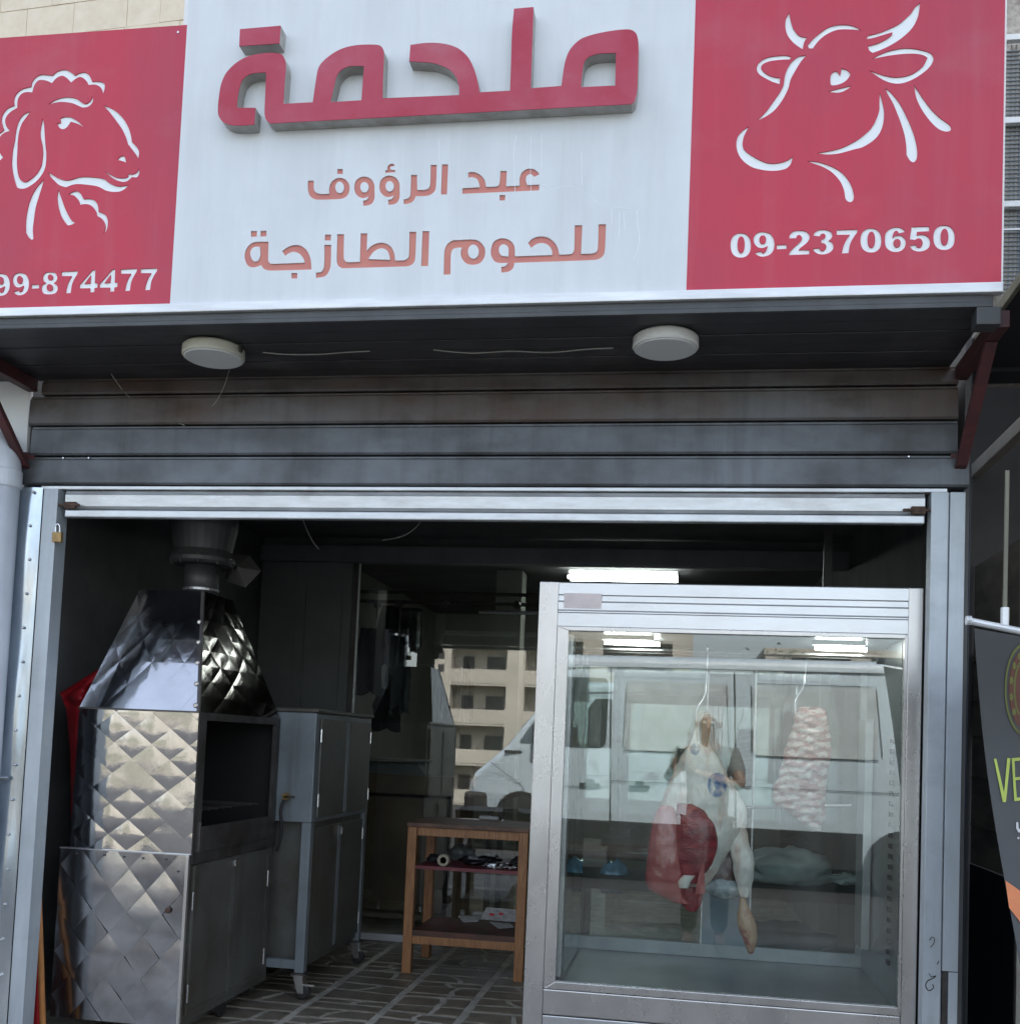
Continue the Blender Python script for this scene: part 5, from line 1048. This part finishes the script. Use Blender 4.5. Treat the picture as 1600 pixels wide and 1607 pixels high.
MB().tube(smoothpath([P(1125, 1334, Y=ym-.06), P(1120, 1352, Y=ym-.07), P(1113, 1364, Y=ym-.07)], 4), [.003]*8+[.006], 8).build('bone_end', M['fat'], BL, smooth=True)
mb = MB()
pts = [P(a, b, Y=ym-.10) for a, b in ((1090, 1404), (1106, 1402), (1104, 1335))]
mb.add([tuple(p) for p in pts]+[tuple(p+Vector((0, .006, 0))) for p in pts], [(0, 1, 2), (5, 4, 3), (0, 3, 4, 1), (1, 4, 5, 2), (2, 5, 3, 0)]).build('film_fold', M['pinkmeat'], BL)
hp2 = P(1257, 1112, Y=.52); hook(hp2.x+.012, .52, 1.775, hp2.z, 'steel hook holding the rib rack in the display fridge')
RB = thing('rib_rack', 'pale wrapped rib cut hanging at the right of the display fridge', 'meat', tuple(hp2), 'cuts of meat hanging in the fridge')
loftpx([(1110, 1258, 1284), (1120, 1248, 1296), (1140, 1241, 1302), (1165, 1234, 1304), (1190, 1228, 1302), (1215, 1222, 1300), (1240, 1216, 1296), (1262, 1218, 1292), (1285, 1250, 1290), (1298, 1268, 1284), (1304, 1278, 1284)], .52, .38, 21, .014, ribs=.005).build('meat_body', M['rib'], RB, smooth=True)
BBg = lump('blue_bag', 'small blue plastic bag with meat on the bench behind the fridge', 'bag', tuple(P(965, 1402, Y=1.5)), (.075, .05, .085), M['bluebag'], 15, .4)
lump('white_bag', 'white plastic carrier bag lying on the bench behind the fridge', 'bag', tuple(P(1240, 1388, Y=1.5)), (.19, .09, .10), M['whitebag'], 16, .3, 4)
lump('crumpled_bag', 'clear crumpled bag right of the white carrier bag', 'bag', tuple(P(1325, 1388, Y=1.5)), (.07, .06, .03), M['film'], 17, .6, 4)
bz = P(1240, 1388, Y=1.5).z
BE = thing('work_bench', 'dark steel bench standing behind the display fridge', 'bench', (.2, 1.55, FZ))
MB().box(-.50, .90, 1.3, 1.75, bz-.05, bz-.001).build('bench_top', mat('dark_bench_top', (.03, .032, .034), .75, spec=.2), BE, bevel=.004)
for x in (-.46, .2, .86):
    for y in (1.34, 1.69): MB().box(x, x+.04, y, y+.04, FZ+.001, bz-.051).build('leg', M['sootsteel'], BE)
MB().box(-.45, .85, 1.36, 1.7, .45, .47).build('lower_shelf', M['sootsteel'], BE)
lump('cloth_bundle', 'dark bundle on the lower shelf of the bench behind the fridge', 'bundle', (.45, 1.5, .471), (.25, .15, .09), M['cloth2'], 19, .5)
ST = tag(MB().box(.60, .635, 1.2, 1.235, 1.2, 2.6).build('hanging_strut', M['greysteel']), 'thin grey steel strut hanging from the ceiling behind the fridge', 'strut')

# ------------------------------------------------------------------ the street behind the camera, seen in the glass and the steel
def vside(z): return -7.80-.0-(.16*max(0, (z-1.25)/1.2)**1.6)-.05*max(0, (.7-z)/.4)**2
VN = thing('parked_van', 'pale panel van parked across the street, mirrored in the shop glass', 'van', (-.5, -8.8, -.12))
Wd = 1.95; yc = -7.8-Wd/2
def vtop(x):
    pts = [(-3.32, .80), (-3.25, .92), (-2.85, 1.25), (-2.72, 1.36), (-2.15, 2.12), (-1.95, 2.32), (-1.6, 2.42), (3.45, 2.44), (3.52, 2.38)]
    for (a, za), (b, zb_) in zip(pts, pts[1:]):
        if a <= x <= b: return za+(zb_-za)*(x-a)/(b-a)
    return pts[0][1] if x < pts[0][0] else pts[-1][1]
def vhalf(x):
    if x < -2.3: t = (-2.3-x)/1.02; return Wd/2*(1-.30*t**2.6)
    return Wd/2
rings = []; xs = [-3.32, -3.30, -3.25, -3.15, -3.0, -2.85, -2.72, -2.6, -2.45, -2.3, -2.15, -2.05, -1.95, -1.8, -1.6, -1.2, -.7, 0, .7, 1.4, 2.1, 2.8, 3.45, 3.52]
for x in xs:
    zt_ = vtop(x); h = vhalf(x); zb_ = .30; ring = []
    if x <= -3.3: h *= .93
    if x >= 3.5: h *= .97
    side = [(1, zb_), (1, .6), (1, min(1.25, zt_-.12))]
    for k in range(1, 5): z = min(1.25, zt_-.12)+(max(zt_-.12, min(1.25, zt_-.12))-min(1.25, zt_-.12))*k/4; side.append((1, z))
    def hw(z): return h+(vside(z)+7.8)
    pr_ = [(hw(z), z) for _, z in side]+[(hw(zt_-.12)-.010, zt_-.085), (hw(zt_-.12)-.030, zt_-.052), (hw(zt_-.12)-.065, zt_-.024), (hw(zt_-.12)-.14, zt_), (hw(zt_-.12)*.4, zt_+.03)]
    ring = [Vector((x, yc+a, z)) for a, z in pr_]+[Vector((x, yc-a, z)) for a, z in reversed(pr_)]
    rings.append(ring)
MB().loft(rings).build('body', M['van'], VN, smooth=False)
def vpatch(x0, x1, z0, z1, off, m, nm, parent=VN, rad=.05, xs0=0, xs1=0):
    """rounded patch on the van's side; xs = how far the top is shifted"""
    pts = []
    for cx_, cz_, a0 in ((x1-rad, z1-rad, 0), (x0+rad, z1-rad, 90), (x0+rad, z0+rad, 180), (x1-rad, z0+rad, 270)):
        for k in range(5): a = math.radians(a0+k*22.5); pts.append((cx_+rad*math.cos(a), cz_+rad*math.sin(a)))
    out = []
    for a, z in pts:
        t = (z-z0)/(z1-z0); sh = xs0*t*(1-(a-x0)/(x1-x0))+xs1*t*((a-x0)/(x1-x0)); out.append((a+sh, vside(z)+off, z))
    n = len(out); c = (sum(p[0] for p in out)/n, vside((z0+z1)/2)+off, (z0+z1)/2)
    return MB().add(out+[c], [(i, (i+1) % n, n) for i in range(n)]).build(nm, m, parent)
fd = vpatch(-1.92, -.74, .42, 2.26, .004, M['van'], 'front_door', rad=.08, xs0=.35)
vpatch(-1.78, -.80, 1.40, 2.16, .010, M['vanglass'], 'window', fd, .09, xs0=.42)
def vline(x0, z0, x1, z1, w_=.008):
    dx, dz = x1-x0, z1-z0; L_ = math.hypot(dx, dz); nx, nz_ = -dz/L_*w_, dx/L_*w_; mb = MB(); N_s = 8; vs = []
    for k in range(N_s+1):
        t = k/N_s; X, Z = x0+dx*t, z0+dz*t
        vs += [(X-nx, vside(Z-nz_)+.012, Z-nz_), (X+nx, vside(Z+nz_)+.012, Z+nz_)]
    return mb.add(vs, [(2*k, 2*k+2, 2*k+3, 2*k+1) for k in range(N_s)]).build('panel_gap', M['vantrim'], VN)
vline(-.72, .42, -.78, 2.28); vline(.60, .42, .54, 2.28); vline(-.76, 2.28, 3.4, 2.30); vline(-1.5, 2.25, -.76, 2.28); vline(-.72, .42, .60, .42); vline(-.74, 1.05, .6, 1.05, .004); vline(.62, 1.05, 3.4, 1.05, .004); vline(-1.9, .95, -.74, .98, .004)
sdr = vpatch(-.62, .50, 1.38, 2.14, .006, M['vanblind'], 'blank_window', VN, .09)
vline(-.62, 1.38, .50, 1.38, .004); vline(.5, 1.42, .46, 2.12, .004); vline(-.62, 1.42, -.60, 2.12, .004)
vpatch(.74, 2.02, 1.38, 2.14, .006, M['vanblind'], 'blank_window', VN, .09); vline(.76, 1.38, 2.02, 1.38, .006); vline(2.06, 1.42, 2.0, 2.12, .007); vline(.74, 1.42, .72, 2.12, .006); vline(.78, 2.15, 1.96, 2.15, .005)
for x in (-.95, -.42):
    MB().box(x-.12, x+.10, -7.80, -7.765, .985, 1.015).build('door_handle', M['vantrim'], VN, bevel=.006); MB().box(x-.05, x+.04, -7.80, -7.775, 1.02, 1.06).build('lock_cover', M['vantrim'], VN, bevel=.006)
MB().box(-2.05, 1.88, -7.86, -7.772, .24, .62).build('side_skirt', M['vantrim'], VN, bevel=.005)
MB().box(-3.38, -3.0, yc-.9, yc+.86, .22, .62).build('front_bumper', M['vantrim'], VN, bevel=.05)
MB().box(-3.0, 3.3, yc-.85, yc+.85, .07, .299).build('underbody', M['vantrim'], VN)
ws = MB().add([(-2.73, yc-.70, 1.385), (-2.73, yc+.70, 1.385), (-2.17, yc+.66, 2.12), (-2.17, yc-.66, 2.12)], [(0, 1, 2, 3)]); ws.build('windscreen', M['vanglass'], VN)
vpatch(-3.26, -3.04, .68, .86, -.23, M['printwhite'], 'headlight', VN, .03)
for x in (-2.45, 2.30):
    for y in (-7.86, -9.55):
        w_ = MB().lathe([(.20, -.11), (.335, -.10), (.35, -.05), (.35, .05), (.335, .10), (.20, .11)], (x, y, .232), 'y', 28).build('wheel', M['black'], VN)
        MB().lathe([(.0, -.095), (.19, -.10), (.195, .10), (.0, .095)], (x, y, .232), 'y', 20).build('rim', M['alu'], w_)
    MB().lathe([(.40, 0), (.40, .02)], (x, -7.822, .27), 'y', 28).build('wheel_arch', M['vantrim'], VN)
vline(-2.95, 1.10, -2.42, .74, .006); vline(-2.42, .74, -2.36, .45, .006); vpatch(-2.74, -2.46, 1.255, 1.30, .004, M['vantrim'], 'scuttle_grille', VN, .015); vpatch(-2.52, -2.12, 1.42, 1.93, .006, M['winglass'], 'quarter_window', VN, .05, xs0=.33)
mr_ = MB().box(-2.28, -2.16, -7.72, -7.55, 1.45, 1.72).build('mirror', M['vantrim'], VN, bevel=.02)

def apartment(x0, bays, Y, zb_, floors, fh, m, lab):
    b = thing('apartment_building', lab, 'building', (x0, Y, zb_), 'apartment blocks across the valley')
    x1 = x0+bays*6.2+1.4; zt_ = zb_+floors*fh
    MB().box(x0, x1, Y-9, Y-1.6, zb_, zt_).build('core', m, b)
    MB().box(x0-.1, x1+.1, Y-9.1, Y+.1, zt_, zt_+.5).build('roof_slab', m, b)
    X = x0
    for k in range(bays+1):
        MB().box(X, X+(1.9 if k == 0 else 1.4), Y-1.599, Y, zb_, zt_).build('wall_pier', m, b)
        for f in range(floors):
            if k == 0:
                for q in (.9, 1.9): MB().box(X+.9, X+1.35, Y+.001, Y+.03, zb_+f*fh+q, zb_+f*fh+q+.55).build('window', M['darkhole'], b)
        X += 6.2 if k else 6.2
        if k < bays:
            a = X-6.2+(1.9 if k == 0 else 1.4)
            for f in range(floors):
                z = zb_+f*fh
                MB().box(a, X, Y-1.6, Y-.02, z-.08, z+.10).build('balcony_slab', m, b)
                MB().box(a, X, Y-.12, Y+.02, z+.101, z+1.15).build('parapet', m, b)
                for (p, q, s_, t) in ((.6, 1.5, .12, 2.25), (2.5, 4.2-.3*(k == 0), 1.0, 2.25)):
                    w_ = MB().box(a+p, a+q, Y-1.599, Y-1.56, z+s_+.1, z+t).build('window', M['darkhole'], b)
    return b
apartment(-19.4, 3, -71, -6.4, 6, 3.05, M['cream'], 'cream apartment block with balconies, mirrored in the glass partition')
apartment(6, 3, -78, -6.4, 5, 3.05, M['cream'], 'cream apartment block behind the roof of the van, mirrored in the fridge glass')
apartment(-55, 4, -84, -6.4, 5, 3.05, M['cream'], 'long cream apartment block far down the valley on the left')
def tree(x, y, z, h, seed, lab):
    t = thing('tree', lab, 'tree', (x, y, z), 'trees down in the valley'); rr = random.Random(seed)
    MB().tube([(x, y, z-.3), (x+.1, y, z+h*.3), (x-.05, y+.1, z+h*.6)], [.22, .16, .08], 8).build('trunk', M['bark'], t)
    mb = MB()
    for k in range(7):
        a = rr.uniform(0, 6.28); r_ = rr.uniform(.2, .34)*h; mb.tube([(x, y, z+h*(.28+.04*k)), (x+.6*r_*math.cos(a), y+.6*r_*math.sin(a), z+h*(.45+.05*k))], [.07, .03], 5)
    mb.build('limb', M['bark'], t); mb = MB()
    for k in range(26):
        a, e = rr.uniform(0, 6.28), rr.uniform(-.5, 1.4); r_ = h*rr.uniform(.15, .34); c = Vector((x+r_*math.cos(a)*math.cos(e), y+r_*math.sin(a)*math.cos(e), z+h*.68+r_*math.sin(e)*.9))
        for q in range(70):
            p = c+Vector([rr.gauss(0, h*.05) for _ in range(3)]); d1 = Vector([rr.uniform(-1, 1) for _ in range(3)]).normalized()*.14; d2 = Vector([rr.uniform(-1, 1) for _ in range(3)]).normalized()*.10
            mb.add([p-d1, p+d2, p+d1], [(0, 1, 2)])
    mb.build('crown', M['leaf'], t); return t
for x, y, z, h, s_, lab in ((-24, -40, -5.3, 8, 1, 'tall leafy tree down the valley, left of the cream block'), (4.5, -44, -5.6, 11, 2, 'broad tree between the two cream apartment blocks'), (26, -50, -5.9, 12, 3, 'tall tree at the far right end of the valley'), (12, -36, -5, 8.5, 4, 'round tree in front of the right apartment block'), (-34, -30, -3.9, 9, 5, 'leafy tree near the embankment at the far left')): tree(x, y, z, h, s_, lab)

# ------------------------------------------------------------------ the person taking the picture, and the phone
PE = thing('person', 'bald man in a grey shirt holding up a phone in front of the van', 'person', (.2, -4.1, -.02))
def skin(name, pts, edges, m, parent, lev=2, root=0):
    me = bpy.data.meshes.new(name); me.from_pydata([p[:3] for p in pts], edges, []); o = bpy.data.objects.new(name, me); COL.objects.link(o)
    o.modifiers.new('s', 'SKIN'); sv = me.skin_vertices[0].data
    for i, p in enumerate(pts): r = p[3]; sv[i].radius = r if isinstance(r, tuple) else (r, r); sv[i].use_root = (i == root)
    s_ = o.modifiers.new('u', 'SUBSURF'); s_.levels = lev; s_.render_levels = lev
    dg = bpy.context.evaluated_depsgraph_get(); dg.update(); nm = bpy.data.meshes.new_from_object(o.evaluated_get(dg)); nm.name = name
    o.modifiers.clear(); o.data = nm; nm.materials.clear(); nm.materials.append(m)
    for p in nm.polygons: p.use_smooth = True
    link_to(o, parent); return o
X0, Y0 = .2, -4.10
hl, hr = Vector((-.045, -3.722, 1.315)), Vector((.062, -3.722, 1.315))
body = [(X0, Y0, .93, (.15, .11)), (X0, Y0, 1.08, (.14, .10)), (X0, Y0, 1.26, (.155, .11)), (X0, Y0, 1.38, (.12, .085)), (X0, Y0+.01, 1.46, .052), (X0-.01, Y0+.03, 1.535, (.066, .072)), (X0-.01, Y0+.03, 1.60, (.076, .092)), (X0-.01, Y0+.02, 1.655, (.062, .075)),
        (X0-.17, Y0, 1.385, .058), (X0-.285, Y0+.14, 1.20, .044), (hl.x-.02, hl.y-.05, 1.27, .028), (X0+.17, Y0, 1.385, .058), (X0+.23, Y0+.16, 1.16, .044), (hr.x+.03, hr.y-.05, 1.26, .028),
        (X0-.09, Y0, .86, .085), (X0-.10, Y0+.02, .48, .058), (X0-.11, Y0-.02, .08, .038), (X0-.12, Y0+.12, .03, .034), (X0+.09, Y0, .86, .085), (X0+.10, Y0+.02, .48, .058), (X0+.11, Y0-.02, .08, .038), (X0+.12, Y0+.12, .03, .034)]
ed = [(0, 1), (1, 2), (2, 3), (3, 4), (4, 5), (5, 6), (6, 7), (3, 8), (8, 9), (9, 10), (3, 11), (11, 12), (12, 13), (0, 14), (14, 15), (15, 16), (16, 17), (0, 18), (18, 19), (19, 20), (20, 21)]
skin('body', body, ed, M['skin'], PE)
grow = lambda ids, g: [(*body[i][:3], tuple(r+g for r in body[i][3]) if isinstance(body[i][3], tuple) else body[i][3]+g) for i in ids]
skin('shirt', grow((0, 1, 2, 3), .018)+[(X0, Y0+.005, 1.42, .062)]+grow((8,), .016)+[(X0-.25, Y0+.09, 1.26, .060)]+grow((11,), .016)+[(X0+.215, Y0+.11, 1.22, .060)], [(0, 1), (1, 2), (2, 3), (3, 4), (3, 5), (5, 6), (3, 7), (7, 8)], M['shirt'], PE)
skin('trousers', [(X0, Y0, .95, (.165, .125))]+grow((14, 15), .022)+[(X0-.11, Y0-.02, .10, .062)]+grow((18, 19), .022)+[(X0+.11, Y0-.02, .10, .062)], [(0, 1), (1, 2), (2, 3), (0, 4), (4, 5), (5, 6)], M['trousers'], PE)
for s_ in (-1, 1):
    sh = skin('shoe', [(X0+.11*s_, Y0-.04, .035, .045), (X0+.12*s_, Y0+.06, .025, .043), (X0+.125*s_, Y0+.16, .018, .036)], [(0, 1), (1, 2)], M['black'], PE, 1)
    e_ = MB().lathe([(.0, -.012), (.009, -.008), (.013, 0), (.009, .008), (.0, .012)], (X0-.01+.031*s_, Y0+.112, 1.607), 'y', 14).build('eye', M['inlay'], PE, smooth=True)
    MB().lathe([(.0, .0115), (.0055, .0112), (.0, .013)], (X0-.01+.031*s_, Y0+.112, 1.607), 'y', 12).build('iris', M['black'], e_)
    MB().tube([(X0-.01+.016*s_, Y0+.122, 1.627), (X0-.01+.034*s_, Y0+.122, 1.633), (X0-.01+.050*s_, Y0+.108, 1.625)], .0045, 6).build('eyebrow', M['hair'], PE, smooth=True)
    skin('ear', [(X0-.01+.078*s_, Y0+.02, 1.575, (.008, .016)), (X0-.01+.086*s_, Y0+.012, 1.60, (.008, .022)), (X0-.01+.082*s_, Y0+.012, 1.622, (.007, .016))], [(0, 1), (1, 2)], M['skin'], PE, 1)
skin('nose', [(X0-.01, Y0+.118, 1.605, .010), (X0-.01, Y0+.138, 1.580, .012), (X0-.01, Y0+.145, 1.567, .014), (X0-.01, Y0+.126, 1.558, .012)], [(0, 1), (1, 2), (2, 3)], M['skin'], PE, 1)
MB().tube(smoothpath([(X0-.036, Y0+.108, 1.535), (X0-.01, Y0+.122, 1.532), (X0+.016, Y0+.108, 1.535)], 4), .006, 8).build('mouth', mat('lips', (.33, .13, .11), .5), PE, smooth=True)
# hands: palm with five separate fingers closed round the phone's edges
for s_, h in ((-1, hl), (1, hr)):
    hb = skin('hand', [(h.x+s_*.02, h.y-.055, h.z-.05, .024), (h.x+s_*.012, h.y-.02, h.z-.018, (.014, .026)), (h.x+s_*.010, h.y-.004, h.z+.012, (.012, .024))], [(0, 1), (1, 2)], M['skin'], PE, 2)
    for k, (ln, r_) in enumerate(((.070, .0082), (.074, .0085), (.070, .0082), (.056, .0072))):
        z = h.z+.030-k*.0185; L = ln
        skin('finger', [(h.x+s_*.012, h.y-.004, z, r_+.001), (h.x+s_*.014, h.y+.016, z+.003, r_), (h.x+s_*.002-s_*0, h.y+.027, z+.004, r_*.9), (h.x-s_*(L-.052), h.y+.0285, z+.002, r_*.78)], [(0, 1), (1, 2), (2, 3)], M['skin'], hb, 1)
    skin('thumb', [(h.x+s_*.010, h.y-.022, h.z-.012, .011), (h.x+s_*.004, h.y-.004, h.z+.012, .010), (h.x-s_*.012, h.y+.006, h.z+.030, .0085)], [(0, 1), (1, 2)], M['skin'], hb, 1)
PH = thing('phone', 'black phone held up in both hands by the bald man', 'phone', (.008, -3.705, 1.27))
MB().box(-.033, .049, -3.709, -3.701, 1.262, 1.418).build('case', M['phoneblk'], PH, bevel=.003)
MB().box(-.030, .046, -3.7105, -3.7092, 1.268, 1.412).build('screen', mat('phone_screen', (.06, .07, .08), .1), PH)
MB().lathe([(.0055, 0), (.0055, .0025), (.0045, .003)], (0, -3.7008, 1.40), 'y', 14).build('lens_ring', M['alu'], PH)
